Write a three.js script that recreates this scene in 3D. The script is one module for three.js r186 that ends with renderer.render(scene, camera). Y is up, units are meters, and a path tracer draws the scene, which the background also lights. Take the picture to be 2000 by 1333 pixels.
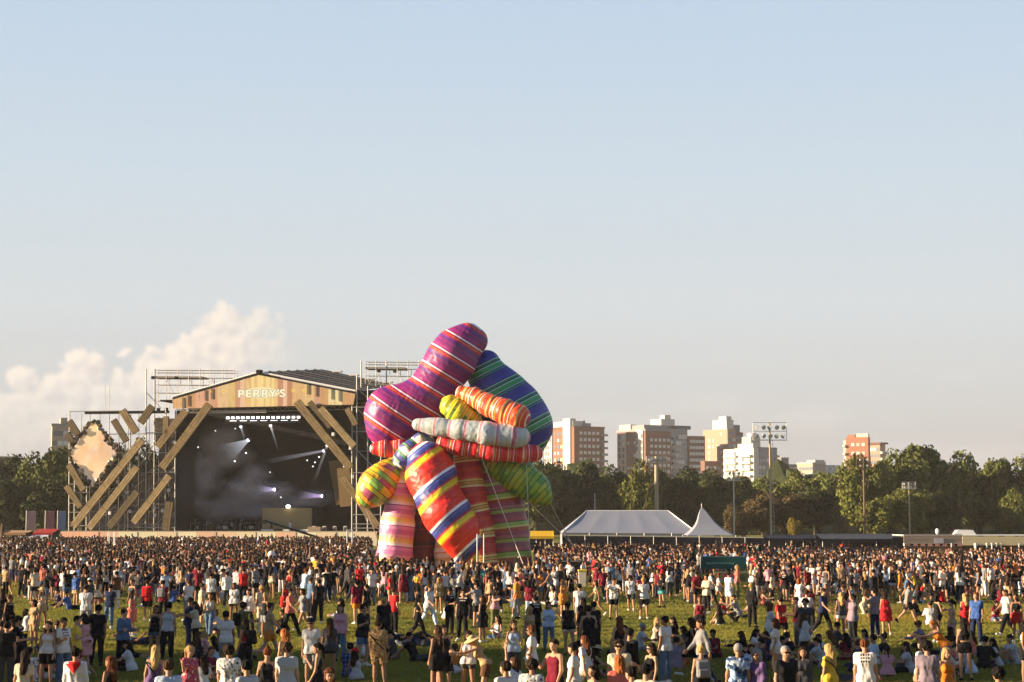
import * as THREE from 'three';
import { mergeGeometries } from 'three/addons/utils/BufferGeometryUtils.js';
import { RoundedBoxGeometry } from 'three/addons/geometries/RoundedBoxGeometry.js';

// ---------------------------------------------------------------- camera
const W = 2000, H = 1333, F = 3500, HORIZON = 1011, EYE = 4.3;
const camera = new THREE.PerspectiveCamera(2 * Math.atan(H / 2 / F) * 180 / Math.PI, W / H, 0.5, 9000);
const TILT = Math.atan((HORIZON - H / 2) / F);
camera.position.set(0, EYE, 0);
camera.rotation.x = TILT;
const scene = new THREE.Scene();
const renderer = new THREE.WebGLRenderer({ antialias: true });
renderer.toneMapping = THREE.LinearToneMapping;
const EXPOSURE = 3.1;
renderer.toneMappingExposure = EXPOSURE;
renderer.shadowMap.enabled = true;

// a photograph pixel and a distance (metres along the ground, away from the camera) to a place in the world
const CT = Math.cos(TILT), ST = Math.sin(TILT);
function ray(px, py) {
  const xc = (px - W / 2) / F, yc = (H / 2 - py) / F;
  const y = yc * CT + ST, z = -CT + yc * ST;
  return [xc / -z, y / -z];
}
function at(px, py, d) { const [x, y] = ray(px, py); return new THREE.Vector3(x * d, EYE + y * d, -d); }
function onGround(px, d) { const v = at(px, HORIZON, d); v.y = 0; return v; }
const ppm = (d) => F / d;

// ---------------------------------------------------------------- random numbers and noise
function rng(seed) {
  let a = seed >>> 0;
  return () => { a = (a + 0x6d2b79f5) >>> 0; let t = Math.imul(a ^ (a >>> 15), 1 | a); t = (t + Math.imul(t ^ (t >>> 7), 61 | t)) ^ t; return ((t ^ (t >>> 14)) >>> 0) / 4294967296; };
}
const hash3 = (x, y, z) => { let h = Math.imul(x, 374761393) + Math.imul(y, 668265263) + Math.imul(z, 1440662683); h = Math.imul(h ^ (h >>> 13), 1274126177); return ((h ^ (h >>> 16)) >>> 0) / 4294967296; };
const fade = (t) => t * t * (3 - 2 * t);
function noise(x, y, z = 0) {
  const ix = Math.floor(x), iy = Math.floor(y), iz = Math.floor(z), u = fade(x - ix), v = fade(y - iy), w = fade(z - iz);
  const L = (a, b, t) => a + (b - a) * t;
  return L(L(L(hash3(ix, iy, iz), hash3(ix + 1, iy, iz), u), L(hash3(ix, iy + 1, iz), hash3(ix + 1, iy + 1, iz), u), v),
    L(L(hash3(ix, iy, iz + 1), hash3(ix + 1, iy, iz + 1), u), L(hash3(ix, iy + 1, iz + 1), hash3(ix + 1, iy + 1, iz + 1), u), v), w) * 2 - 1;
}
function fbm(x, y, z = 0, n = 4) { let s = 0, a = 0.5; for (let i = 0; i < n; i++) { s += a * noise(x, y, z); x = x * 2.03 + 7.1; y = y * 2.03 + 3.7; z *= 2.03; a *= 0.5; } return s; }
const clamp = (x, a = 0, b = 1) => Math.min(b, Math.max(a, x));
const smooth = (a, b, x) => { const t = clamp((x - a) / (b - a)); return t * t * (3 - 2 * t); };
const lerp = (a, b, t) => a + (b - a) * t;
const s2l = (c) => { c /= 255; return c <= 0.04045 ? c / 12.92 : ((c + 0.055) / 1.055) ** 2.4; };

// ---------------------------------------------------------------- sky and sun
const SUN = (() => { const el = 12 * Math.PI / 180, az = 4 * Math.PI / 180; return new THREE.Vector3(-Math.cos(el) * Math.cos(az), Math.sin(el), Math.cos(el) * Math.sin(az)); })();
{
  const SW = 4096, SH = 2048, data = new Float32Array(SW * SH * 4);
  // elevation in degrees -> sRGB as the photograph shows it
  const stops = [[-90, 150, 146, 140], [-0.5, 205, 199, 193], [0.6, 199, 195, 193], [2.2, 204, 201, 198], [4, 212, 212, 210], [6.7, 216, 221, 223], [11, 207, 220, 230], [16.4, 194, 213, 232], [23, 160, 186, 216], [36, 104, 138, 182], [55, 66, 98, 146], [90, 48, 76, 122]];
  const air = (el) => { let i = 1; while (i < stops.length - 1 && el > stops[i][0]) i++; const a = stops[i - 1], b = stops[i], t = clamp((el - a[0]) / (b[0] - a[0])); return [1, 2, 3].map((c) => s2l(lerp(a[c], b[c], t)) / EXPOSURE); };
  // the cumulus bank: billows as azimuth, elevation (degrees) and size, written down from where they stand in the picture
  const toSky = (px, py) => { const [x, y] = ray(px, py); return [Math.atan(x) * 180 / Math.PI, Math.atan(y / Math.hypot(1, x)) * 180 / Math.PI]; };
  const K = 180 / Math.PI / F;
  const billows = [[440, 622, 34], [425, 660, 48], [395, 690, 50], [355, 705, 48], [320, 720, 44], [292, 745, 40], [465, 660, 46], [500, 640, 40], [515, 625, 26], [555, 606, 12], [535, 640, 18], [560, 660, 20], [500, 690, 50], [450, 720, 60], [548, 700, 40], [390, 760, 60], [250, 765, 40], [225, 745, 22],
    [165, 715, 30], [148, 700, 22], [120, 738, 30], [95, 745, 26], [60, 745, 24], [35, 745, 18], [150, 755, 40], [90, 790, 50], [30, 800, 50], [200, 790, 45], [236, 686, 11], [190, 690, 7], [130, 830, 60], [40, 860, 60], [250, 830, 60], [330, 800, 60]].map(([x, y, r]) => [...toSky(x, y), r * K]);
  const e5 = (e) => e * 5;
  const field = (a, e) => {
    const wx = fbm(a * 1.1, e * 1.1, 3, 3) * 0.5, wy = fbm(a * 1.1, e * 1.1, 9, 3) * 0.5;
    let d = -9;
    for (const [ba, be, r] of billows) { const q = 1 - Math.hypot(a + wx - ba, (e + wy - be) * 1.05) / r; if (q > d) d = q; }
    return d + fbm(a * 3.8, e * 3.8, 0, 6) * 0.66;
  };
  for (let row = 0; row < SH; row++) {
    const el = ((row + 0.5) / SH - 0.5) * 180, base = air(el);
    for (let col = 0; col < SW; col++) {
      let a = ((col + 0.5) / SW - 0.25) * 360; if (a > 180) a -= 360;
      // a little brighter and warmer on the side of the sun, a little deeper away from it
      const round = Math.cos((a + 107) * Math.PI / 180), low = smooth(35, 0, Math.abs(el));
      const g = 1, o = (row * SW + col) * 4;
      let r = base[0] * (g + 0.012 * round * low), gg = base[1] * g, b = base[2] * (g - 0.012 * round * low);
      if (el > -0.5 && el < 9.5 && a > -24 && a < -4) {
        const d = field(a, el);
        if (d > -0.35) {
          const off = field(a - 0.22, el + 0.2), lit = clamp(0.62 + (d - off) * 0.7 + fbm(a * 5, e5(el), 2, 4) * 0.3, 0, 1);
          const base_ = smooth(2.0, 5.2, el), al = smooth(-0.06, 0.14, d) * lerp(0.3, 0.95, base_) * smooth(-6.2, -9.2, a);
          const c = [lerp(217, 255, lit), lerp(210, 243, lit), lerp(208, 228, lit)].map((v) => s2l(v) / EXPOSURE);
          r = lerp(r, c[0], al); gg = lerp(gg, c[1], al); b = lerp(b, c[2], al);
        }
      }
      if (el > 0 && el < 6) { // thin haze banks low over the horizon
        const h = smooth(0.0, 0.55, fbm(a * 0.35, el * 1.6, 4, 4)) * 0.10 * smooth(6, 2, el);
        r *= 1 + h; gg *= 1 + h * 0.8; b *= 1 + h * 0.7;
      }
      data[o] = r; data[o + 1] = gg; data[o + 2] = b; data[o + 3] = 1;
    }
  }
  const tex = new THREE.DataTexture(data, SW, SH, THREE.RGBAFormat, THREE.FloatType);
  tex.mapping = THREE.EquirectangularReflectionMapping; tex.magFilter = THREE.LinearFilter; tex.needsUpdate = true;
  scene.background = tex; scene.environment = tex;
}
const sun = new THREE.DirectionalLight(new THREE.Color(1, 0.77, 0.5), 4.8);
sun.name = 'sun';
sun.position.copy(SUN).multiplyScalar(400).add(new THREE.Vector3(0, 0, -160));
sun.target.position.set(0, 0, -160);
sun.castShadow = true;
Object.assign(sun.shadow.camera, { left: -220, right: 220, top: 120, bottom: -120, near: 1, far: 900 });
sun.shadow.mapSize.set(4096, 4096);
scene.add(sun, sun.target);
scene.fog = new THREE.FogExp2(new THREE.Color(0.9, 0.84, 0.78), 0.00011);

// ---------------------------------------------------------------- names, labels, building helpers
const used = new Map();
function numbered(name) { const n = used.get(name) ?? 0; used.set(name, n + 1); return n ? name + '_' + String(n).padStart(3, '0') : name; }
function tag(o, label, category, group) { o.userData = { ...o.userData, label, category }; if (group) o.userData.group = group; return o; }
function thing(name, label, category, pos = [0, 0, 0], turn = 0, group) {
  const o = new THREE.Group(); o.name = numbered(name); o.position.set(...(pos.toArray ? pos.toArray() : pos)); o.rotation.y = turn; scene.add(o);
  return tag(o, label, category, group);
}
function part(parent, name, geo, mat) {
  const g = Array.isArray(geo) ? (geo.length === 1 ? geo[0] : mergeGeometries(geo)) : geo;
  const m = new THREE.Mesh(g, mat); m.name = name; m.castShadow = m.receiveShadow = true; parent.add(m); return m;
}
function structure(name, geo, mat) { const m = part(scene, numbered(name), geo, mat); m.userData.kind = 'structure'; return m; }
const M = ({ color, ...o }) => { const m = new THREE.MeshPhysicalMaterial({ roughness: 0.85, specularIntensity: (o.roughness ?? 0.85) > 0.58 ? 0.22 : 1, ...o }); if (color !== undefined) Array.isArray(color) ? m.color.setRGB(...color) : m.color.set(color); return m; };
const clean = (g) => { for (const k of Object.keys(g.attributes)) if (!['position', 'normal', 'uv'].includes(k)) g.deleteAttribute(k); return g; };
function box(w, h, d, x = 0, y = 0, z = 0, rx = 0, ry = 0, rz = 0) { const g = new THREE.BoxGeometry(w, h, d); if (rx || ry || rz) g.applyMatrix4(new THREE.Matrix4().makeRotationFromEuler(new THREE.Euler(rx, ry, rz))); return g.translate(x, y, z); }
function rbox(w, h, d, r, x = 0, y = 0, z = 0) { let g = new RoundedBoxGeometry(w, h, d, 2, r); return clean(g).translate(x, y, z); }
const UPV = new THREE.Vector3(0, 1, 0);
function rod(a, b, r, seg = 6, r2 = r) {
  const d = b.clone().sub(a), g = new THREE.CylinderGeometry(r2, r, d.length(), seg, 1);
  g.applyQuaternion(new THREE.Quaternion().setFromUnitVectors(UPV, d.normalize()));
  return g.translate((a.x + b.x) / 2, (a.y + b.y) / 2, (a.z + b.z) / 2);
}
function beam(a, b, w, t) { // a flat board from a to b, w across in the picture plane, t thick
  const d = b.clone().sub(a), len = d.length(), y = d.normalize(), z = new THREE.Vector3(0, 0, 1).addScaledVector(y, -y.z).normalize(), x = y.clone().cross(z);
  const g = new THREE.BoxGeometry(w, len, t); g.applyMatrix4(new THREE.Matrix4().makeBasis(x, y, z));
  return g.translate((a.x + b.x) / 2, (a.y + b.y) / 2, (a.z + b.z) / 2);
}
const v3 = (x, y, z) => new THREE.Vector3(x, y, z);
function canvasTex(w, h, draw, srgb = true) { const c = document.createElement('canvas'); c.width = w; c.height = h; draw(c.getContext('2d'), w, h); const t = new THREE.CanvasTexture(c); if (srgb) t.colorSpace = THREE.SRGBColorSpace; t.wrapS = t.wrapT = THREE.RepeatWrapping; return t; }
function dataTex(w, h, fn, srgb = true) {
  const d = new Uint8Array(w * h * 4);
  for (let y = 0; y < h; y++) for (let x = 0; x < w; x++) { const c = fn(x / w, y / h, x, y), o = (y * w + x) * 4; d[o] = c[0]; d[o + 1] = c[1]; d[o + 2] = c[2]; d[o + 3] = 255; }
  const t = new THREE.DataTexture(d, w, h); t.wrapS = t.wrapT = THREE.RepeatWrapping; t.magFilter = THREE.LinearFilter; if (srgb) t.colorSpace = THREE.SRGBColorSpace; t.needsUpdate = true; return t;
}
// ---------------------------------------------------------------- a skin round a distance field (surface nets)
function skin(f, lo, hi, cell, uvf) {
  const nx = Math.ceil((hi[0] - lo[0]) / cell) + 2, ny = Math.ceil((hi[1] - lo[1]) / cell) + 2, nz = Math.ceil((hi[2] - lo[2]) / cell) + 2;
  const g = new Float32Array(nx * ny * nz), id = new Int32Array(nx * ny * nz).fill(-1), P = [];
  let i = 0;
  for (let z = 0; z < nz; z++) for (let y = 0; y < ny; y++) for (let x = 0; x < nx; x++) g[i++] = f(lo[0] + x * cell, lo[1] + y * cell, lo[2] + z * cell);
  const sx = 1, sy = nx, sz = nx * ny, corner = [0, sx, sy, sx + sy, sz, sx + sz, sy + sz, sx + sy + sz];
  const edges = [[0, 1], [2, 3], [4, 5], [6, 7], [0, 2], [1, 3], [4, 6], [5, 7], [0, 4], [1, 5], [2, 6], [3, 7]];
  const idx = [];
  for (let z = 0; z < nz - 1; z++) for (let y = 0; y < ny - 1; y++) for (let x = 0; x < nx - 1; x++) {
    const o = x + y * sy + z * sz; let mask = 0;
    for (let c = 0; c < 8; c++) if (g[o + corner[c]] < 0) mask |= 1 << c;
    if (mask === 0 || mask === 255) continue;
    let px = 0, py = 0, pz = 0, n = 0;
    for (const [a, b] of edges) {
      if (((mask >> a) & 1) === ((mask >> b) & 1)) continue;
      const ga = g[o + corner[a]], gb = g[o + corner[b]], t = ga / (ga - gb);
      px += lerp(a & 1, b & 1, t); py += lerp((a >> 1) & 1, (b >> 1) & 1, t); pz += lerp((a >> 2) & 1, (b >> 2) & 1, t); n++;
    }
    id[o] = P.length / 3;
    P.push(lo[0] + (x + px / n) * cell, lo[1] + (y + py / n) * cell, lo[2] + (z + pz / n) * cell);
  }
  for (let z = 1; z < nz - 1; z++) for (let y = 1; y < ny - 1; y++) for (let x = 1; x < nx - 1; x++) {
    const o = x + y * sy + z * sz, s = g[o] < 0;
    const quad = (a, b, c, d, flip) => { if (a < 0 || b < 0 || c < 0 || d < 0) return; flip ? idx.push(a, b, c, a, c, d) : idx.push(a, c, b, a, d, c); };
    if (s !== g[o + sx] < 0) quad(id[o], id[o - sy], id[o - sy - sz], id[o - sz], s === false ? false : true);
    if (s !== g[o + sy] < 0) quad(id[o], id[o - sz], id[o - sx - sz], id[o - sx], s === false ? false : true);
    if (s !== g[o + sz] < 0) quad(id[o], id[o - sx], id[o - sx - sy], id[o - sy], s === false ? false : true);
  }
  const n = P.length / 3, N = new Float32Array(n * 3), U = new Float32Array(n * 2), e = cell * 0.35;
  for (let k = 0; k < n; k++) {
    const x = P[k * 3], y = P[k * 3 + 1], z = P[k * 3 + 2];
    let a = f(x + e, y, z) - f(x - e, y, z), b = f(x, y + e, z) - f(x, y - e, z), c = f(x, y, z + e) - f(x, y, z - e);
    const l = Math.hypot(a, b, c) || 1; N[k * 3] = a / l; N[k * 3 + 1] = b / l; N[k * 3 + 2] = c / l;
    const uv = uvf ? uvf(x, y, z) : [x + z * 0.6, y]; U[k * 2] = uv[0]; U[k * 2 + 1] = uv[1];
  }
  const geo = new THREE.BufferGeometry();
  geo.setAttribute('position', new THREE.BufferAttribute(new Float32Array(P), 3));
  geo.setAttribute('normal', new THREE.BufferAttribute(N, 3));
  geo.setAttribute('uv', new THREE.BufferAttribute(U, 2));
  geo.setIndex(idx);
  return geo;
}
const smin = (a, b, k) => { const h = Math.max(k - Math.abs(a - b), 0) / k; return Math.min(a, b) - h * h * k * 0.25; };
function capsule(x, y, z, b) { // b = [ax, ay, az, dx, dy, dz, 1/len2, ra, rb]
  const px = x - b[0], py = y - b[1], pz = z - b[2], t = clamp((px * b[3] + py * b[4] + pz * b[5]) * b[6]);
  return Math.hypot(px - b[3] * t, py - b[4] * t, pz - b[5] * t) - (b[7] + (b[8] - b[7]) * t);
}
const bone = (a, b, ra, rb = ra) => { const dx = b.x - a.x, dy = b.y - a.y, dz = b.z - a.z, l = dx * dx + dy * dy + dz * dz; return [a.x, a.y, a.z, dx, dy, dz, l > 1e-9 ? 1 / l : 0, ra, rb]; };
// ================================================================ the field
{
  const R = rng(11), xs = [], zs = [];
  for (let i = -60; i <= 60; i++) xs.push(Math.sign(i) * (Math.abs(i) < 40 ? Math.abs(i) * 2 : 80 + (Math.abs(i) - 40) ** 2 * 8.5));
  for (let i = 0; i <= 90; i++) zs.push(i < 60 ? 40 - i * 4 : -200 - (i - 60) ** 2 * 4.5);
  const pos = [], col = [], uv = [], nor = [], idx = [];
  for (const z of zs) for (const x of xs) {
    pos.push(x, 0, z); nor.push(0, 1, 0); uv.push(x / 3.1, z / 3.1);
    const a = fbm(x * 0.09, z * 0.05, 1), b = fbm(x * 0.4, z * 0.22, 5), dry = clamp(0.5 + a * 0.9 + b * 0.5);
    const worn = smooth(0.12, 0.5, fbm(x * 0.16, z * 0.09, 12)) * 0.5; col.push(0.80 + dry * 0.42 + worn * 0.1, 0.86 + dry * 0.22 - worn * 0.25, 0.78 + dry * 0.22 + worn * 0.1);
  }
  for (let j = 0; j < zs.length - 1; j++) for (let i = 0; i < xs.length - 1; i++) { const o = j * xs.length + i, p = o + xs.length; idx.push(o, o + 1, p, o + 1, p + 1, p); }
  const g = new THREE.BufferGeometry();
  g.setAttribute('position', new THREE.Float32BufferAttribute(pos, 3)); g.setAttribute('normal', new THREE.Float32BufferAttribute(nor, 3));
  g.setAttribute('uv', new THREE.Float32BufferAttribute(uv, 2)); g.setAttribute('color', new THREE.Float32BufferAttribute(col, 3)); g.setIndex(idx);
  const tile = (f) => (u, v) => { const s = (a, b) => f(a, b), w = smooth(0, 1, u), q = smooth(0, 1, v); return lerp(lerp(s(u, v), s(u - 1, v), w), lerp(s(u, v - 1), s(u - 1, v - 1), w), q); };
  const h = tile((u, v) => fbm(u * 14, v * 14, 2, 4) + 0.5 * noise(u * 70, v * 70, 3));
  const map = dataTex(256, 256, (u, v) => { const n = h(u, v); return [126 + n * 60, 124 + n * 50, 58 + n * 34]; });
  const bump = dataTex(256, 256, (u, v) => { const n = 128 + h(u, v) * 120; return [n, n, n]; }, false);
  const ground = structure('ground', g, new THREE.MeshPhysicalMaterial({ map, bumpMap: bump, bumpScale: 0.10, roughness: 0.95, specularIntensity: 0.2, vertexColors: true }));
  ground.castShadow = false;
  // short grass standing on the near half of the field
  const blades = [], bn = [], bi = [], bc = [];
  for (let k = 0; k < 11; k++) {
    const a = R() * 6.283, r = R() * 0.085, x = Math.cos(a) * r, z = Math.sin(a) * r, t = R() * 6.283, w = 0.006 + R() * 0.005, hh = 0.035 + R() * 0.04, lx = (R() - 0.5) * 0.05, lz = (R() - 0.5) * 0.05, o = blades.length / 3;
    const cx = Math.cos(t) * w, cz = Math.sin(t) * w;
    blades.push(x - cx, 0, z - cz, x + cx, 0, z + cz, x + lx, hh, z + lz);
    for (let q = 0; q < 3; q++) { bn.push(-Math.sin(t), 0.35, Math.cos(t)); const s = 0.75 + 0.5 * R(); bc.push(s, s, s * 0.9); }
    bi.push(o, o + 1, o + 2);
  }
  const bg = new THREE.BufferGeometry();
  bg.setAttribute('position', new THREE.Float32BufferAttribute(blades, 3)); bg.setAttribute('normal', new THREE.Float32BufferAttribute(bn, 3)); bg.setAttribute('color', new THREE.Float32BufferAttribute(bc, 3)); bg.setIndex(bi);
  const spots = [];
  for (let d = 43.5; d < 135; d += 0.5) { const hw = 0.3 * d, n = Math.round(hw * 2 * 0.5 * (d < 60 ? 55 : d < 85 ? 34 : 16)); for (let k = 0; k < n; k++) spots.push([(R() * 2 - 1) * hw, -(d + R() * 0.5)]); }
  const im = new THREE.InstancedMesh(bg, new THREE.MeshPhysicalMaterial({ color: new THREE.Color(0.235, 0.225, 0.048), roughness: 0.95, vertexColors: true, transmission: 0.35, thickness: 0, specularIntensity: 0.3 }), spots.length);
  const m = new THREE.Matrix4(), q = new THREE.Quaternion(), c = new THREE.Color();
  spots.forEach(([x, z], i) => {
    const s = 0.8 + R() * 0.7, dry = clamp(0.5 + fbm(x * 0.09, z * 0.05, 1) * 0.9 + fbm(x * 0.4, z * 0.22, 5) * 0.6);
    m.compose(v3(x, 0, z), q.setFromAxisAngle(UPV, R() * 6.283), v3(s, s, s)); im.setMatrixAt(i, m);
    const worn = smooth(0.12, 0.5, fbm(x * 0.16, z * 0.09, 12)) * 0.5; im.setColorAt(i, c.setRGB(0.78 + dry * 0.5, 0.88 + dry * 0.3 - worn * 0.3, 0.95));
  });
  im.name = 'grass'; im.userData = { kind: 'stuff', label: 'short sunlit lawn grass covering the open field', category: 'grass' }; im.receiveShadow = true; im.castShadow = true; scene.add(im);
}

// ================================================================ trees
const leafMats = {
  green: M({ color: [0.078, 0.1, 0.024], roughness: 0.75 }), dark: M({ color: [0.04, 0.054, 0.018], roughness: 0.8 }),
  olive: M({ color: [0.098, 0.115, 0.025], roughness: 0.75 }), rust: M({ color: [0.085, 0.066, 0.028], roughness: 0.8 }), yellow: M({ color: [0.2, 0.16, 0.028], roughness: 0.75 }),
};
for (const m of Object.values(leafMats)) m.vertexColors = true;
const barkMat = M({ color: [0.09, 0.07, 0.05], roughness: 0.95 });
function crownGeo(seed, nLobes, leaves) { // about 10 m wide and 10 m high, centred
  const R = rng(seed), pos = [], nor = [], col = [], idx = [], lobes = [];
  const sph = () => { const z = R() * 2 - 1, a = R() * 6.283, s = Math.sqrt(1 - z * z); return v3(s * Math.cos(a), z, s * Math.sin(a)); };
  for (let i = 0; i < nLobes; i++) {
    const d = sph(), k = 0.35 + 0.65 * Math.cbrt(R()); d.y = d.y * 0.9 + 0.05;
    const low = d.y < -0.3 ? 0.9 : 1;
    lobes.push([v3(d.x * 3.5 * k * low, d.y * 3.7 * k, d.z * 3.5 * k * low), 1.05 + R() * 1.0, 0.75 + R() * 0.5]);
  }
  const t = v3(0, 0, 0), u = v3(0, 0, 0);
  for (let i = 0; i < leaves; i++) {
    const [c, r, tone] = lobes[Math.floor(R() * nLobes)], d = sph(), p = c.clone().addScaledVector(d, r * (0.62 + 0.5 * R())), s = 0.15 + R() * 0.2;
    const n = d.clone().multiplyScalar(0.7).add(sph()).normalize();
    t.crossVectors(n, sph()).normalize(); u.crossVectors(n, t);
    const o = pos.length / 3, b = tone * (0.72 + 0.56 * R()), w = 0.55 + 0.3 * R();
    for (const [a, e, lift] of [[-1, 0, 0], [0.1, -w, 0.12], [1, 0.1, 0], [-0.1, w, 0.12]]) {
      pos.push(p.x + (t.x * a + u.x * e + n.x * lift) * s, p.y + (t.y * a + u.y * e + n.y * lift) * s, p.z + (t.z * a + u.z * e + n.z * lift) * s);
      const q = n.clone().addScaledVector(d, 0.4).normalize(); nor.push(q.x, q.y, q.z); col.push(b * (1.02 + 0.1 * R()), b, b * (0.9 + 0.2 * R()));
    }
    idx.push(o, o + 1, o + 2, o, o + 2, o + 3);
  }
  const g = new THREE.BufferGeometry();
  g.setAttribute('position', new THREE.Float32BufferAttribute(pos, 3)); g.setAttribute('normal', new THREE.Float32BufferAttribute(nor, 3)); g.setAttribute('color', new THREE.Float32BufferAttribute(col, 3)); g.setIndex(idx);
  return g;
}
const crowns = [[101, 26, 11000], [102, 32, 12500], [103, 20, 9500], [104, 38, 13500], [105, 24, 10000], [106, 30, 12000]].map((a) => crownGeo(...a));
function trunkGeo(seed) {
  const R = rng(seed), g = [rod(v3(0, 0, 0), v3(0.1, 3.4, 0), 0.42, 9, 0.3), rod(v3(0.1, 3.35, 0), v3(0.0, 7.0, 0.1), 0.3, 8, 0.14)];
  for (let i = 0; i < 7; i++) { const a = i * 2.4 + R(), y = 2.6 + i * 0.5, l = 2.4 + R() * 1.4, e = v3(Math.cos(a) * l, y + 1.6 + R(), Math.sin(a) * l); g.push(rod(v3(0.06, y, 0), e, 0.16, 6, 0.07), rod(e, v3(e.x * 1.4, e.y + 1.3, e.z * 1.35), 0.07, 5, 0.02)); }
  return mergeGeometries(g);
}
const trunks = [1, 2, 3].map(trunkGeo);
let treeNo = 0;
// x of the crown's middle, y of its top and width in the photograph's pixels, distance, leaf colour, label
function tree(px, ytop, wpx, d, kind, label, group = 'park trees behind the festival field') {
  const k = treeNo++, base = onGround(px, d), top = at(px, ytop, d).y, w = wpx / ppm(d), R = rng(900 + k);
  const t = thing('tree', label, 'tree', base, R() * 6.283, group);
  const lowest = 0.10 * top, hgt = top - lowest;
  const tr = part(t, 'trunk', trunks[k % 3], barkMat); tr.scale.set(top / 11, top / 11, top / 11);
  const c = part(t, 'crown', crowns[k % 6], leafMats[kind]); c.scale.set(w / 9.4, hgt / 9.6, w / 9.4 * (0.9 + 0.3 * R())); c.position.y = lowest + hgt * 0.49; c.rotation.y = R() * 6.283;
  return t;
}
// the left end, beside and behind the stage
tree(-30, 886, 120, 345, 'dark', 'green tree at the left edge of the picture beyond the stalls');
tree(28, 890, 104, 352, 'dark', 'rounded green tree above the orange food stall');
tree(72, 884, 104, 340, 'green', 'broad green tree above the pink banner');
tree(112, 872, 100, 335, 'green', 'tall green tree beside the left edge of the stage scaffold');
tree(5, 930, 110, 330, 'dark', 'low dark tree behind the orange food stall at the left edge');
tree(88, 930, 110, 328, 'dark', 'low dark tree behind the hanging banners beside the stage');
tree(158, 862, 90, 360, 'dark', 'dark tree behind the diamond screen');
tree(215, 852, 90, 365, 'dark', 'dark tree behind the planks right of the diamond screen');
tree(268, 856, 90, 360, 'dark', 'green tree showing through the stage scaffold');
tree(330, 880, 90, 380, 'dark', 'dark tree hidden mostly behind the stage wing');
tree(800, 900, 120, 372, 'dark', 'dark tree behind the right scaffold tower of the stage');
tree(900, 895, 120, 380, 'dark', 'dark tree behind the middle of the striped inflatable');
tree(985, 892, 110, 372, 'dark', 'dark tree behind the green foot of the inflatable');
// the long dark row behind the white tents
tree(1048, 890, 96, 365, 'green', 'green tree beside the blue arm of the inflatable, under the brick tower');
tree(1100, 903, 84, 372, 'dark', 'dark tree below the left brick tower');
tree(1150, 901, 86, 380, 'dark', 'dark tree right under the brick tower with balconies');
tree(1203, 909, 84, 368, 'dark', 'dark tree in the gap between the two brick blocks');
tree(1252, 899, 80, 362, 'olive', 'olive tree with a sunlit top beside the thick floodlight pole');
tree(1302, 906, 84, 372, 'dark', 'dark tree right of the thick floodlight pole');
tree(1350, 912, 86, 378, 'dark', 'dark tree under the large grey and brick block');
tree(1400, 917, 84, 366, 'dark', 'dark tree beneath the tall salmon tower');
tree(1452, 928, 84, 384, 'green', 'green tree beneath the white balcony block');
tree(1500, 932, 80, 376, 'green', 'green tree behind the tallest floodlight mast');
tree(1550, 922, 84, 372, 'olive', 'olive tree below the low dark building');
tree(1600, 916, 86, 384, 'olive', 'olive tree below the low pale building');
tree(1640, 912, 76, 378, 'green', 'green tree beside the red brick tower');
tree(1490, 962, 90, 335, 'rust', 'rusty brown tree between the two tall floodlight masts');
tree(1545, 966, 80, 338, 'rust', 'reddish brown tree right of the tallest floodlight mast');
tree(1592, 950, 84, 342, 'dark', 'dark green tree just left of the big sunlit tree');
tree(1440, 985, 60, 332, 'rust', 'low brown tree behind the pointed white tent');
tree(1552, 1008, 30, 318, 'yellow', 'small yellowish tree at the foot of the brown trees');
// the big trees on the right
tree(1692, 888, 118, 330, 'olive', 'big sunlit olive tree behind the masts on the right');
tree(1745, 880, 100, 338, 'green', 'tall green tree between the brown framed mast and the small mast');
tree(1798, 866, 128, 334, 'green', 'tallest broad tree, domed above the cream canopy stall');
tree(1862, 884, 110, 336, 'green', 'dark shaded tree right of the tallest tree');
tree(1915, 900, 100, 345, 'dark', 'dark tree filling the dip right of the tallest trees');
tree(1710, 965, 80, 320, 'olive', 'lower sunlit tree at the foot of the big olive tree');
tree(1775, 950, 90, 322, 'olive', 'lower olive tree around the small floodlight mast');
tree(1835, 960, 90, 324, 'dark', 'low dark tree above the white box on the canopy');
tree(1955, 893, 100, 342, 'green', 'rounded green tree near the right edge');
tree(2020, 890, 110, 338, 'green', 'green tree cut by the right edge of the picture');
tree(1985, 955, 80, 326, 'olive', 'lower sunlit tree at the right edge');
// a tall tree outside the picture, whose long evening shadow lies across the nearest grass
tree(-2800, -200, 900, 49, 'green', 'broad tree outside the view that shades the nearest strip of grass');
{
  // a far belt of woodland and roofs closes the view under the tree line
  const g = [], R = rng(5);
  for (let i = 0; i < 150; i++) { const near = i >= 90, x = near ? -210 + (i - 90) * 7 + R() * 3 : -420 + i * 9.5 + R() * 4, hh = near ? 15 + R() * 8 : 7 + R() * 4; const s = new THREE.IcosahedronGeometry(1, 3), p = s.attributes.position; for (let k = 0; k < p.count; k++) { const f = 1 + 0.35 * noise(p.getX(k) * 2.2 + i, p.getY(k) * 2.2, p.getZ(k) * 2.2) + 0.2 * noise(p.getX(k) * 6, p.getY(k) * 6 + i, p.getZ(k) * 6); p.setXYZ(k, p.getX(k) * f, p.getY(k) * f, p.getZ(k) * f); } s.scale(8, hh, 7); s.translate(x, hh * 0.5, near ? 44 + R() * 12 : -460 + R() * 20); s.computeVertexNormals(); g.push(s); }
  const m = part(scene, 'woodland', g, M({ color: [0.05, 0.062, 0.024] })); m.userData = { kind: 'stuff', label: 'dark woodland belts round the field, closing the view under the tree row', category: 'woods' };
}

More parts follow.
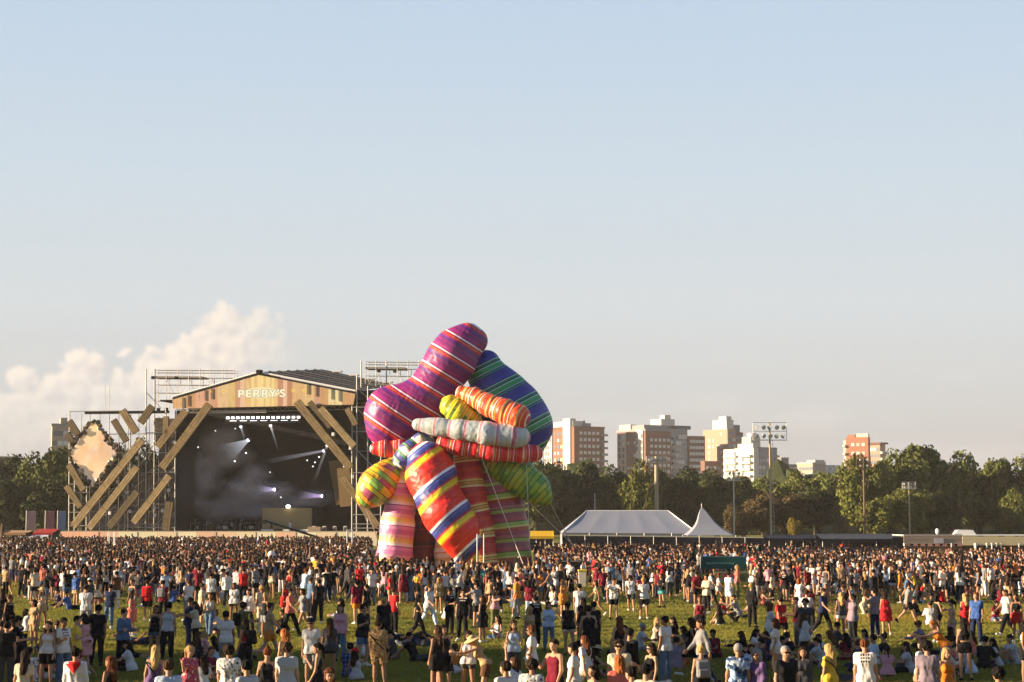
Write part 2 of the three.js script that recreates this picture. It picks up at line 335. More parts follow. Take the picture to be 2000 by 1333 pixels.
// ================================================================ buildings far behind the trees
const BM = {
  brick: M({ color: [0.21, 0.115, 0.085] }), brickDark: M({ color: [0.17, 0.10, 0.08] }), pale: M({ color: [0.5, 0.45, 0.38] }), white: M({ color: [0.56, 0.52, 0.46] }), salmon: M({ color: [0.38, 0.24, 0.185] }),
  grey: M({ color: [0.26, 0.26, 0.27] }), greyDark: M({ color: [0.16, 0.165, 0.18] }), glass: M({ color: [0.20, 0.23, 0.27], roughness: 0.12, metalness: 0.2 }), blind: M({ color: [0.58, 0.57, 0.54] }), beige: M({ color: [0.36, 0.30, 0.235] }), red: M({ color: [0.34, 0.155, 0.10] }),
};
// A block: xl..xc is its sunlit left face, xc..xr the face turned to the right; turned by phi. The children lie in the block's own axes: x along the right-hand face, z towards its front.
function block(name, label, { xl, xc, xr, top, d, phi = 30 }) {
  const p = phi * Math.PI / 180, s = ppm(d), wl = (xc - xl) / s / Math.sin(p), wr = (xr - xc) / s / Math.cos(p);
  const t = thing(name, label, 'building', onGround(xc, d), p, 'apartment buildings beyond the park');
  return { t, wl, wr, h: at(xc, top, d).y, s };
}
const winGeo = box(1.5, 1.45, 0.16), winTall = box(1.5, 2.1, 0.16), slabGeo = box(1, 0.28, 1), paneGeo = box(1.2, 1.15, 0.1, 0, 0, 0.06);
// windows in a grid on the right-hand face (side 'r') or the left one (side 'l'), from x0 to x1 along the face, storeys counted down from the top
function windows(b, side, x0, x1, n, rows, mat, { first = 2.4, storey = 3.0, geo = winGeo, skip = 0, seed = 1, out = 0 } = {}) {
  const R = rng(seed);
  for (let r = 0; r < rows; r++) for (let i = 0; i < n; i++) {
    if (R() < skip) continue;
    const x = lerp(x0, x1, n > 1 ? i / (n - 1) : 0.5), y = b.h - first - r * storey, w = part(b.t, 'window', geo, R() < 0.25 ? BM.blind : mat);
    if (side === 'r') w.position.set(x, y, 0.03 + out); else { w.position.set(-0.03 - out, y, -x); w.rotation.y = -Math.PI / 2; }
  }
}
// a wall volume from x0..x1 along the right face, z0..z1 back from the front
const vol = (b, name, mat, x0, x1, z0, z1, y0, y1) => part(b.t, name, box(x1 - x0, y1 - y0, z1 - z0, (x0 + x1) / 2, (y0 + y1) / 2, -(z0 + z1) / 2), mat);
function balconies(b, side, a0, a1, rows, mat, { first = 3, storey = 3, depth = 1.3 } = {}) {
  for (let r = 0; r < rows; r++) {
    const y = b.h - first - r * storey, s = part(b.t, 'balcony', side === 'r' ? box(a1 - a0, 1.05, depth, (a0 + a1) / 2, 0, depth / 2) : box(depth, 1.05, a1 - a0, -depth / 2, 0, -(a0 + a1) / 2), mat);
    s.position.y = y;
  }
}
{ // the brick tower next to the inflatable
  const b = block('apartment_tower', 'brick apartment tower with pale balcony bays beside the blue arm of the inflatable', { xl: 1066, xc: 1122, xr: 1183, top: 836, d: 850 });
  vol(b, 'wall', BM.brick, 0, b.wr, 0, b.wl, 0, b.h);
  vol(b, 'cornice', BM.brickDark, -0.25, b.wr + 0.25, -0.25, b.wl + 0.25, b.h, b.h + 0.8);
  vol(b, 'penthouse', BM.white, 0.5, b.wr * 0.35, 2, b.wl * 0.72, b.h + 0.8, b.h + 3.4);
  vol(b, 'stair_tower', BM.white, -0.6, 2.6, b.wl * 0.1, b.wl * 0.34, 0, b.h + 4.6);
  vol(b, 'water_tank', BM.grey, b.wr * 0.45, b.wr * 0.7, 4, 8, b.h + 0.8, b.h + 2.6);
  vol(b, 'chimney', BM.greyDark, b.wr * 0.36, b.wr * 0.4, 1, 2, b.h + 0.8, b.h + 3.6);
  vol(b, 'pale_bay', BM.white, -0.5, 2, b.wl * 0.72, b.wl * 0.97, 0, b.h - 0.4);
  windows(b, 'r', b.wr * 0.22, b.wr * 0.78, 5, 8, BM.blind, { seed: 4, storey: 3.1 });
  windows(b, 'l', b.wl * 0.42, b.wl * 0.64, 3, 8, BM.glass, { seed: 5, storey: 3.1 });
  windows(b, 'l', b.wl * 0.77, b.wl * 0.92, 3, 8, BM.glass, { seed: 6, storey: 3.1, geo: winTall, out: 0.5 });
  balconies(b, 'r', b.wr * 0.86, b.wr + 1.2, 8, BM.grey, { first: 3.2, storey: 3.1 });
}
{ // the large grey and brick block
  const b = block('apartment_block', 'large brick and grey apartment block with a white penthouse, widest of the skyline', { xl: 1212, xc: 1262, xr: 1386, top: 842, d: 850 });
  vol(b, 'wall', BM.brick, 0, b.wr * 0.42, 0, b.wl, 0, b.h);
  vol(b, 'grey_wing', BM.grey, b.wr * 0.42, b.wr * 0.72, 0.9, b.wl, 0, b.h + 1.4);
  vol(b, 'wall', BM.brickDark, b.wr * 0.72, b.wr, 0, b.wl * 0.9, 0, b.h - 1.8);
  vol(b, 'cornice', BM.grey, -0.3, b.wr * 0.42 - 0.01, -0.3, b.wl + 0.3, b.h, b.h + 1.1);
  vol(b, 'attic', BM.grey, 0.6, b.wr * 0.4, 2, b.wl * 0.5, b.h + 1.1, b.h + 3.0);
  vol(b, 'penthouse', BM.white, b.wr * 0.34, b.wr * 0.57, 4, 13, b.h + 3.0, b.h + 6.2);
  vol(b, 'attic', BM.greyDark, b.wr * 0.6, b.wr * 0.84, 4, 12, b.h + 1.41, b.h + 3.2);
  vol(b, 'water_tank', BM.white, b.wr * 0.42, b.wr * 0.52, 5, 9, b.h + 6.2, b.h + 8.2);
  vol(b, 'penthouse', BM.pale, 0.4, 4, b.wl * 0.55, b.wl * 0.95, b.h + 1.1, b.h + 3.6);
  vol(b, 'pale_bay', BM.white, -0.6, 2, b.wl * 0.06, b.wl * 0.3, 0, b.h + 0.6);
  vol(b, 'pale_bay', BM.pale, -0.6, 2, b.wl * 0.68, b.wl * 0.93, 0, b.h - 0.5);
  windows(b, 'r', b.wr * 0.10, b.wr * 0.38, 5, 8, BM.blind, { seed: 7, first: 4.2 });
  windows(b, 'r', b.wr * 0.45, b.wr * 0.69, 6, 9, BM.glass, { seed: 8, geo: winTall, out: -0.9 });
  windows(b, 'r', b.wr * 0.76, b.wr * 0.96, 5, 8, BM.blind, { seed: 9, first: 4.4 });
  windows(b, 'l', b.wl * 0.38, b.wl * 0.6, 3, 8, BM.glass, { seed: 10 });
  windows(b, 'l', b.wl * 0.1, b.wl * 0.26, 2, 9, BM.glass, { seed: 11, geo: winTall, out: 0.6 });
  windows(b, 'l', b.wl * 0.74, b.wl * 0.88, 2, 9, BM.glass, { seed: 12, geo: winTall, out: 0.6 });
  balconies(b, 'r', b.wr * 0.44, b.wr * 0.5, 9, BM.greyDark, { first: 3.2, depth: 0.7 });
}
{ // the salmon tower
  const b = block('apartment_tower', 'tall salmon apartment tower with a white top, right of the large brick block', { xl: 1383, xc: 1423, xr: 1458, top: 838, d: 880 });
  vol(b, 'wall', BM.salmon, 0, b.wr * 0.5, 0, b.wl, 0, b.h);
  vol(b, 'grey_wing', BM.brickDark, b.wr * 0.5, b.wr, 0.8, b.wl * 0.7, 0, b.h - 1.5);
  vol(b, 'penthouse', BM.white, 0.2, b.wr * 0.45, 1, b.wl * 0.62, b.h, b.h + 4.6);
  vol(b, 'water_tank', BM.white, 0.8, b.wr * 0.4, 2, b.wl * 0.4, b.h + 4.6, b.h + 6.3);
  vol(b, 'attic', BM.greyDark, b.wr * 0.5, b.wr * 0.9, 2, 10, b.h - 1.5, b.h + 2.2);
  windows(b, 'l', b.wl * 0.25, b.wl * 0.75, 4, 9, BM.pale, { seed: 13, skip: 0.15 });
  windows(b, 'r', b.wr * 0.12, b.wr * 0.4, 2, 9, BM.glass, { seed: 14 });
  windows(b, 'r', b.wr * 0.6, b.wr * 0.92, 3, 9, BM.glass, { seed: 15, out: -0.8, first: 4 });
}
{ // low brick wing between the two
  const b = block('brick_house', 'low brick block squeezed between the large block and the salmon tower', { xl: 1371, xc: 1378, xr: 1412, top: 904, d: 820 });
  vol(b, 'wall', BM.brickDark, 0, b.wr, 0, b.wl, 0, b.h); vol(b, 'parapet', BM.brick, -0.2, b.wr + 0.2, -0.2, b.wl, b.h, b.h + 0.7);
  windows(b, 'r', b.wr * 0.15, b.wr * 0.85, 4, 3, BM.glass, { seed: 16 });
}
{ // the white balcony block
  const b = block('apartment_block', 'white apartment block with stacked balconies behind the tallest floodlight mast', { xl: 1424, xc: 1474, xr: 1527, top: 876, d: 800, phi: 34 });
  vol(b, 'wall', BM.white, 0, b.wr * 0.2, 0, b.wl, 0, b.h);
  vol(b, 'grey_wing', BM.grey, b.wr * 0.2, b.wr, 0.6, b.wl * 0.8, 0, b.h + 0.6);
  vol(b, 'attic', BM.white, 0.5, 5, 1, b.wl * 0.55, b.h, b.h + 2.2);
  vol(b, 'attic', BM.pale, b.wr * 0.02, b.wr * 0.4, 2, b.wl * 0.4, b.h + 2.2, b.h + 5.2);
  vol(b, 'water_tank', BM.white, b.wr * 0.1, b.wr * 0.3, 3, 6, b.h + 5.2, b.h + 7.0);
  balconies(b, 'l', b.wl * 0.05, b.wl * 0.42, 7, BM.white, { first: 3.4, depth: 1.5 });
  balconies(b, 'l', b.wl * 0.55, b.wl * 0.95, 7, BM.white, { first: 3.4, depth: 1.2 });
  windows(b, 'l', b.wl * 0.12, b.wl * 0.36, 2, 7, BM.glass, { seed: 17, geo: winTall });
  windows(b, 'l', b.wl * 0.62, b.wl * 0.88, 2, 7, BM.glass, { seed: 18, geo: winTall });
  windows(b, 'r', b.wr * 0.3, b.wr * 0.9, 5, 7, BM.glass, { seed: 19, out: -0.6 });
  balconies(b, 'r', b.wr * 0.72, b.wr, 7, BM.grey, { first: 3.4, depth: 0.9 });
}
{ const b = block('office_building', 'low dark building with a stepped roof right of the white block', { xl: 1521, xc: 1528, xr: 1563, top: 896, d: 830 });
  vol(b, 'wall', BM.greyDark, 0, b.wr * 0.45, 0, b.wl, 0, b.h); vol(b, 'wall', BM.greyDark, b.wr * 0.45, b.wr, 0.5, b.wl, 0, b.h - 2.6); vol(b, 'parapet', BM.grey, -0.15, b.wr * 0.45, -0.15, b.wl, b.h, b.h + 0.5);
  windows(b, 'r', b.wr * 0.1, b.wr * 0.9, 6, 3, BM.glass, { seed: 20, first: 4.5, out: 0.02 }); }
{ const b = block('office_building', 'low pale beige building with a bluish side, on its own before the red tower', { xl: 1566, xc: 1602, xr: 1651, top: 906, d: 900, phi: 36 });
  vol(b, 'wall', BM.beige, 0, b.wr * 0.3, 0, b.wl, 0, b.h); vol(b, 'grey_wing', M({ color: [0.36, 0.42, 0.5] }), b.wr * 0.3, b.wr, 0.5, b.wl, 0, b.h - 0.6); vol(b, 'parapet', BM.pale, -0.2, b.wr * 0.3 - 0.01, -0.2, b.wl, b.h, b.h + 0.7);
  vol(b, 'attic', BM.pale, 1, 6, 2, b.wl * 0.6, b.h + 0.7, b.h + 1.9); vol(b, 'vent_box', BM.white, b.wr * 0.68, b.wr * 0.82, -0.4, 3, b.h - 2.6, b.h - 0.59);
  windows(b, 'l', b.wl * 0.15, b.wl * 0.85, 7, 3, BM.glass, { seed: 21 }); windows(b, 'r', b.wr * 0.36, b.wr * 0.64, 5, 3, BM.glass, { seed: 22, out: -0.5 }); }
{ const b = block('apartment_tower', 'red brick tower rising alone above the big trees', { xl: 1655, xc: 1699, xr: 1705, top: 854, d: 820, phi: 62 });
  vol(b, 'wall', BM.red, 0, b.wr, 0, b.wl * 0.9, 0, b.h); vol(b, 'pale_bay', BM.white, -0.02, b.wr * 0.8, b.wl * 0.9, b.wl * 1.0, 0, b.h - 1.4); vol(b, 'penthouse', BM.white, 1, b.wr * 0.9, 0.3, b.wl * 0.5, b.h, b.h + 1.7); vol(b, 'chimney', BM.red, 1, 2.4, b.wl * 0.55, b.wl * 0.86, b.h, b.h + 1.2);
  windows(b, 'l', b.wl * 0.2, b.wl * 0.62, 3, 7, BM.pale, { seed: 23, first: 3.4, storey: 4 }); balconies(b, 'l', b.wl * 0.92, b.wl * 1.02, 6, BM.white, { first: 4, storey: 3.6, depth: 1 }); }
{ const b = block('apartment_block', 'lower pink and white block with a flat dark roof rim beside the red tower', { xl: 1704, xc: 1722, xr: 1735, top: 868, d: 840, phi: 45 });
  vol(b, 'wall', BM.salmon, 0, b.wr, 0, b.wl, 0, b.h); vol(b, 'roof', BM.brickDark, -1, b.wr + 1, -1, b.wl + 1, b.h, b.h + 0.8); balconies(b, 'r', 0, b.wr, 5, BM.white, { first: 4, depth: 1.2 }); windows(b, 'l', b.wl * 0.2, b.wl * 0.8, 3, 4, BM.glass, { seed: 24 }); }
{ const b = block('apartment_block', 'grey weathered building behind the trees beside the stage', { xl: 90, xc: 97, xr: 136, top: 832, d: 560, phi: 20 });
  vol(b, 'wall', BM.beige, 0, b.wr, 0, b.wl, 0, b.h); vol(b, 'parapet', BM.grey, -0.3, b.wr + 0.3, -0.3, b.wl, b.h, b.h + 0.7); vol(b, 'attic', BM.beige, b.wr * 0.4, b.wr * 0.7, 1, 5, b.h + 0.7, b.h + 2.6);
  windows(b, 'r', b.wr * 0.12, b.wr * 0.9, 4, 4, BM.greyDark, { seed: 25 }); }
{ const b = block('shed', 'low flat brown roof at the left edge behind the trees', { xl: -20, xc: -10, xr: 26, top: 896, d: 420, phi: 25 });
  vol(b, 'wall', BM.brickDark, 0, b.wr, 0, b.wl, 0, b.h); vol(b, 'roof', BM.beige, -0.4, b.wr + 0.4, -0.4, b.wl, b.h, b.h + 0.5); }

// ================================================================ floodlight masts
const poleMat = M({ color: [0.40, 0.32, 0.2], roughness: 0.6 }), galv = M({ color: [0.42, 0.41, 0.39], roughness: 0.45, metalness: 0.6 }), lampMat = M({ color: [0.10, 0.095, 0.09], roughness: 0.5 }), lampPale = M({ color: [0.75, 0.75, 0.73], roughness: 0.35 }), lens = M({ color: [0.5, 0.52, 0.55], roughness: 0.1, metalness: 0.3 });
const rustPole = M({ color: [0.19, 0.12, 0.075], roughness: 0.8 });
function floodMast(label, px, ytop, d, r, { w = 0, h = 0, rows = 2, n = 4, mat = poleMat, lamp = lampMat, frame = galv, size = 0.55, ladder = false, lampTop = true } = {}) {
  const base = onGround(px, d), top = at(px, ytop, d).y, t = thing('floodlight_mast', label, 'floodlight', base, 0, 'floodlight masts in front of the trees');
  part(t, 'pole', rod(v3(0, 0, 0), v3(0, top, 0), r, 12, r * 0.72), mat);
  part(t, 'base_plate', new THREE.CylinderGeometry(r * 2, r * 2.2, 0.2, 12).translate(0, 0.1, 0), mat);
  if (!w) return t;
  const y0 = top - h, fr = [], R = rng(Math.round(px));
  for (let i = 0; i <= rows; i++) fr.push(rod(v3(-w / 2, y0 + h * i / rows, 0.1), v3(w / 2, y0 + h * i / rows, 0.1), 0.05, 5));
  for (const x of [-w / 2, 0, w / 2]) fr.push(rod(v3(x, y0, 0.1), v3(x, top, 0.1), 0.05, 5));
  fr.push(box(w, 0.08, 0.8, 0, y0 - 0.06, 0.3));
  part(t, 'lamp_frame', fr, frame);
  const g = new THREE.CylinderGeometry(size * 0.55, size * 0.28, size * 0.6, 14).rotateX(Math.PI / 2);
  for (let j = 0; j < rows; j++) for (let i = 0; i < n; i++) {
    const l = part(t, 'lamp', g, R() < 0.25 ? lampPale : lamp); l.position.set(-w / 2 + w * (i + 0.5) / n, y0 + h * (j + 0.45) / rows, 0.35); l.rotation.set(0.35, (R() - 0.5) * 1.2, 0);
    part(l, 'lens', new THREE.CylinderGeometry(size * 0.5, size * 0.5, 0.03, 14).rotateX(Math.PI / 2).translate(0, 0, size * 0.31), lens);
  }
  if (ladder) { const g2 = []; for (let y = 2; y < y0; y += 0.8) g2.push(box(0.5, 0.06, 0.06, r * 1.3, y, 0)); g2.push(rod(v3(r * 1.3 + 0.25, 2, 0), v3(r * 1.3 + 0.25, y0, 0), 0.03, 5)); part(t, 'ladder', g2, galv); }
  return t;
}
floodMast('thick tan floodlight pole rising behind the white tent', 1283, 892, 305, 0.42, { w: 3.4, h: 1.0, rows: 1, n: 4, lamp: lampMat, size: 0.55 });
floodMast('slim floodlight mast with a stacked white lamp rack, behind the pointed tent', 1434, 920, 300, 0.15, { w: 2.2, h: 1.6, rows: 2, n: 3, lamp: lampPale, mat: galv, size: 0.5 });
floodMast('tallest floodlight mast carrying a wide two-row lamp frame', 1506, 826, 300, 0.2, { w: 5.6, h: 2.9, rows: 2, n: 5, size: 0.72, ladder: true });
floodMast('rusty brown mast with a dark square frame before the big sunlit tree', 1689, 893, 305, 0.19, { w: 2.4, h: 1.9, rows: 2, n: 2, mat: rustPole, frame: rustPole, size: 0.4 });
floodMast('short tan floodlight mast with small lamps before the olive trees', 1777, 942, 300, 0.14, { w: 2.2, h: 1.1, rows: 2, n: 4, size: 0.36 });
floodMast('thin grey pole without lamps behind the ridge of the white tent', 1162, 964, 300, 0.1, { mat: galv });

// ================================================================ tents, fence and stalls at the far side of the field
const pvc = M({ color: [0.27, 0.285, 0.335], roughness: 0.55 }), pvcWhite = M({ color: [0.8, 0.78, 0.74], roughness: 0.5 }), navyCloth = M({ color: [0.014, 0.016, 0.028], roughness: 0.95 }), trim = M({ color: [0.55, 0.5, 0.38], roughness: 0.6 });
function sheet(pts, tris) { // flat pieces of membrane with a little thickness
  const g = new THREE.BufferGeometry(), pos = [];
  for (const t of tris) for (const k of t) pos.push(pts[k].x, pts[k].y, pts[k].z);
  g.setAttribute('position', new THREE.Float32BufferAttribute(pos, 3)); g.setAttribute('uv', new THREE.Float32BufferAttribute(new Float32Array(pos.length / 3 * 2), 2)); g.computeVertexNormals(); return g;
}
{
  const d = 262, b = onGround(1230, d), t = thing('marquee_tent', 'long white marquee tent with a hipped roof standing behind the dark fence', 'tent', b);
  const L = (px, py, dd) => at(px, py, dd).sub(b), e0 = L(1098, 1042, d), e1 = L(1366, 1044, d), k0 = L(1098, 1042, d).setZ(-15), k1 = L(1366, 1044, d).setZ(-15), r0 = L(1150, 998, d).setZ(-7.5), r1 = L(1314, 998, d).setZ(-7.5);
  k0.y = e0.y; k1.y = e1.y;
  const P = [e0, e1, k1, k0, r0, r1], seg = (a, c, u) => a.clone().lerp(c, u);
  // the long front slope as sagging fabric bays
  const front = new THREE.PlaneGeometry(1, 1, 40, 10), fp = front.attributes.position;
  for (let i = 0; i < fp.count; i++) { const u = fp.getX(i) + 0.5, v = fp.getY(i) + 0.5, p = seg(seg(e0, e1, u), seg(r0, r1, u), v), sag = Math.sin(v * Math.PI) * -0.05 * Math.abs(Math.sin(u * Math.PI * 5)) - Math.sin(v * Math.PI) * 0.12; fp.setXYZ(i, p.x, p.y + sag + 0.05, p.z); }
  front.computeVertexNormals(); part(t, 'roof_front', front, pvc);
  part(t, 'roof_back', sheet(P, [[2, 3, 4], [2, 4, 5]]), pvc); part(t, 'roof_hip', sheet(P, [[0, 4, 3]]), pvc);
  const hip = new THREE.PlaneGeometry(1, 1, 24, 12), hp = hip.attributes.position;
  for (let i = 0; i < hp.count; i++) { const u = hp.getX(i) + 0.5, v = hp.getY(i) + 0.5, p = seg(seg(e1, k1, u), r1, v); hp.setXYZ(i, p.x + Math.sin(u * 25) * 0.16 * (1 - v), p.y + Math.sin(u * 25 + 1) * 0.1 * (1 - v), p.z); }
  hip.computeVertexNormals(); part(t, 'roof_hip', hip, pvc);
  part(t, 'ridge_seam', rod(r0, r1, 0.1, 6), pvcWhite); part(t, 'ridge_seam', rod(e1, r1, 0.08, 6), pvcWhite); part(t, 'ridge_seam', rod(e0, r0, 0.08, 6), pvcWhite);
  part(t, 'side_wall', [box(e1.x - e0.x, e0.y, 0.06, (e0.x + e1.x) / 2, e0.y / 2, -0.2), box(0.06, e0.y, 14.6, e1.x - 0.15, e0.y / 2, -7.5), box(0.06, e0.y, 14.6, e0.x + 0.15, e0.y / 2, -7.5)], pvc);
  for (let i = 0; i <= 5; i++) part(t, 'post', rod(v3(lerp(e0.x, e1.x, i / 5), 0, 0), v3(lerp(e0.x, e1.x, i / 5), e0.y, 0), 0.08, 6), galv);
}
{
  const d = 256, b = onGround(1386, d), t = thing('pagoda_tent', 'pointed white pagoda tent right of the long marquee', 'tent', b), apex = at(1372, 991, d).sub(b), w = 3.4, ey = at(1386, 1046, d).y;
  const g = new THREE.PlaneGeometry(1, 1, 48, 16), p = g.attributes.position;
  for (let i = 0; i < p.count; i++) { // u runs round the four eaves, v up to the peak along a hollow curve
    const u = (p.getX(i) + 0.5) * 4, v = p.getY(i) + 0.5, k = Math.floor(Math.min(u, 3.999)), f = u - k, c = [[-w, w], [w, w], [w, -w], [-w, -w]], a = c[k], e = c[(k + 1) % 4];
    const s = (1 - v) * (1 - 0.35 * Math.sin(v * Math.PI) * 0.9), x = lerp(a[0], e[0], f) * s, z = lerp(a[1], e[1], f) * s;
    p.setXYZ(i, x + apex.x * v, lerp(ey, apex.y, v), z - 1);
  }
  g.computeVertexNormals(); part(t, 'roof', g, pvc); part(t, 'finial', rod(v3(apex.x, apex.y - 0.1, -1), v3(apex.x, apex.y + 0.5, -1), 0.06, 6), galv);
  for (const [x, z] of [[-w, w], [w, w], [w, -w], [-w, -w]]) part(t, 'post', rod(v3(x, 0, z - 1), v3(x, ey, z - 1), 0.07, 6), galv);
}
{
  const d = 238, s = ppm(d), mk = (name, label, x0, x1, y0, y1, mat, rail) => {
    const a = at(x0, y0, d), z = at(x1, y1, d), t = thing(name, label, 'fence', v3(a.x, 0, -d)), n = Math.round((z.x - a.x) / 3), w = (z.x - a.x) / n, R = rng(x0);
    for (let i = 0; i < n; i++) { const yl = lerp(a.y, z.y, (i + 0.5) / n); part(t, 'panel', box(w - 0.05, yl, 0.07, w * (i + 0.5), yl / 2, (R() - 0.5) * 0.1), mat); part(t, 'post', rod(v3(w * i, 0, 0.08), v3(w * i, yl + 0.1, 0.08), 0.05, 6), galv); }
    if (rail) part(t, 'top_rail', beam(v3(0, a.y + 0.08, 0), v3(z.x - a.x, z.y + 0.08, 0), 0.14, 0.12), rail);
    return t;
  };
  mk('fence', 'dark navy cloth fence with a pale top rail below the white tents', 1098, 1500, 1047, 1052, navyCloth, trim);
  mk('fence', 'dark fence below the trees between the masts and the cream canopy', 1620, 1768, 1054, 1054, navyCloth, null);
  mk('fence', 'dark fence at the left end of the field next to the stage', -30, 134, 1050, 1050, M({ color: [0.03, 0.03, 0.028] }), null);
}
function awning(label, x0, x1, y0, y1, d, mat, front, depth = 4) {
  const a = at(x0, y0, d), z = at(x1, y1, d), w = z.x - a.x, t = thing('stall', label, 'stall', v3(a.x, 0, -d), 0, 'stalls along the far side of the field');
  const roof = new THREE.PlaneGeometry(1, 1, 16, 4), p = roof.attributes.position;
  for (let i = 0; i < p.count; i++) { const u = p.getX(i) + 0.5, v = p.getY(i) + 0.5; p.setXYZ(i, w * u, lerp(z.y, a.y, v) - Math.sin(v * Math.PI) * 0.08 + Math.sin(u * 40) * 0.02, lerp(0.6, -depth, v)); }
  roof.computeVertexNormals(); part(t, 'roof', roof, mat);
  part(t, 'valance', box(w, 0.32, 0.05, w / 2, z.y - 0.17, 0.6), front);
  part(t, 'back_wall', box(w, a.y - 0.2, 0.1, w / 2, (a.y - 0.2) / 2, -depth + 0.1), navyCloth); part(t, 'counter', rbox(w * 0.94, 1.0, 0.6, 0.04, w / 2, 0.5, -0.4), navyCloth);
  for (const x of [0.1, w / 3, w * 2 / 3, w - 0.1]) part(t, 'post', rod(v3(x, 0, 0.5), v3(x, z.y, 0.5), 0.05, 6), galv);
  return t;
}
awning('dark blue awning stall under the tallest floodlight mast', 1500, 1602, 1046, 1052, 232, M({ color: [0.02, 0.022, 0.035], roughness: 0.7 }), navyCloth);
awning('stall with a grey ribbed roof and a dark front left of the cream canopy', 1604, 1764, 1044, 1053, 226, M({ color: [0.06, 0.062, 0.07], roughness: 0.6 }), navyCloth);
awning('yellow canopied stall right behind the inflatable', 1030, 1082, 1038, 1048, 236, M({ color: [0.75, 0.45, 0.02] }), M({ color: [0.72, 0.42, 0.02] }), 3);
awning('orange lit food stall at the left end of the field', 10, 52, 1037, 1041, 240, M({ color: [0.5, 0.3, 0.16] }), M({ color: [0.6, 0.32, 0.15] }), 3);
awning('small white topped stall between the orange stall and the stage', 54, 88, 1046, 1049, 238, pvcWhite, pvcWhite, 2.5);
awning('red topped stall before the banners beside the stage', 64, 104, 1034, 1041, 256, M({ color: [0.45, 0.05, 0.04] }), M({ color: [0.55, 0.06, 0.05] }), 3);
for (const [x0, x1, c, label] of [[52, 69, [0.42, 0.25, 0.25], 'pinkish hanging banner on a pole left of the stage'], [89, 105, [0.30, 0.13, 0.14], 'dark red hanging banner between the pink and the blue one'], [113, 127, [0.17, 0.22, 0.34], 'slate blue hanging banner next to the stage scaffold']]) {
  const d = 268, a = at(x0, 999, d), z = at(x1, 1036, d), t = thing('banner', label, 'banner', v3((a.x + z.x) / 2, 0, -d), 0.1, 'banners left of the stage'), g = new THREE.PlaneGeometry(z.x - a.x, a.y - z.y, 8, 8), p = g.attributes.position;
  for (let i = 0; i < p.count; i++) p.setZ(i, Math.sin(p.getX(i) * 4) * 0.06);
  g.computeVertexNormals(); part(t, 'cloth', g.translate(0, (a.y + z.y) / 2, 0), M({ color: c })); part(t, 'pole', rod(v3(-(z.x - a.x) / 2 - 0.05, 0, 0), v3(-(z.x - a.x) / 2 - 0.05, a.y + 0.1, 0), 0.05, 6), galv); part(t, 'cross_bar', rod(v3(-(z.x - a.x) / 2, a.y, 0), v3((z.x - a.x) / 2, a.y, 0), 0.03, 6), galv);
}
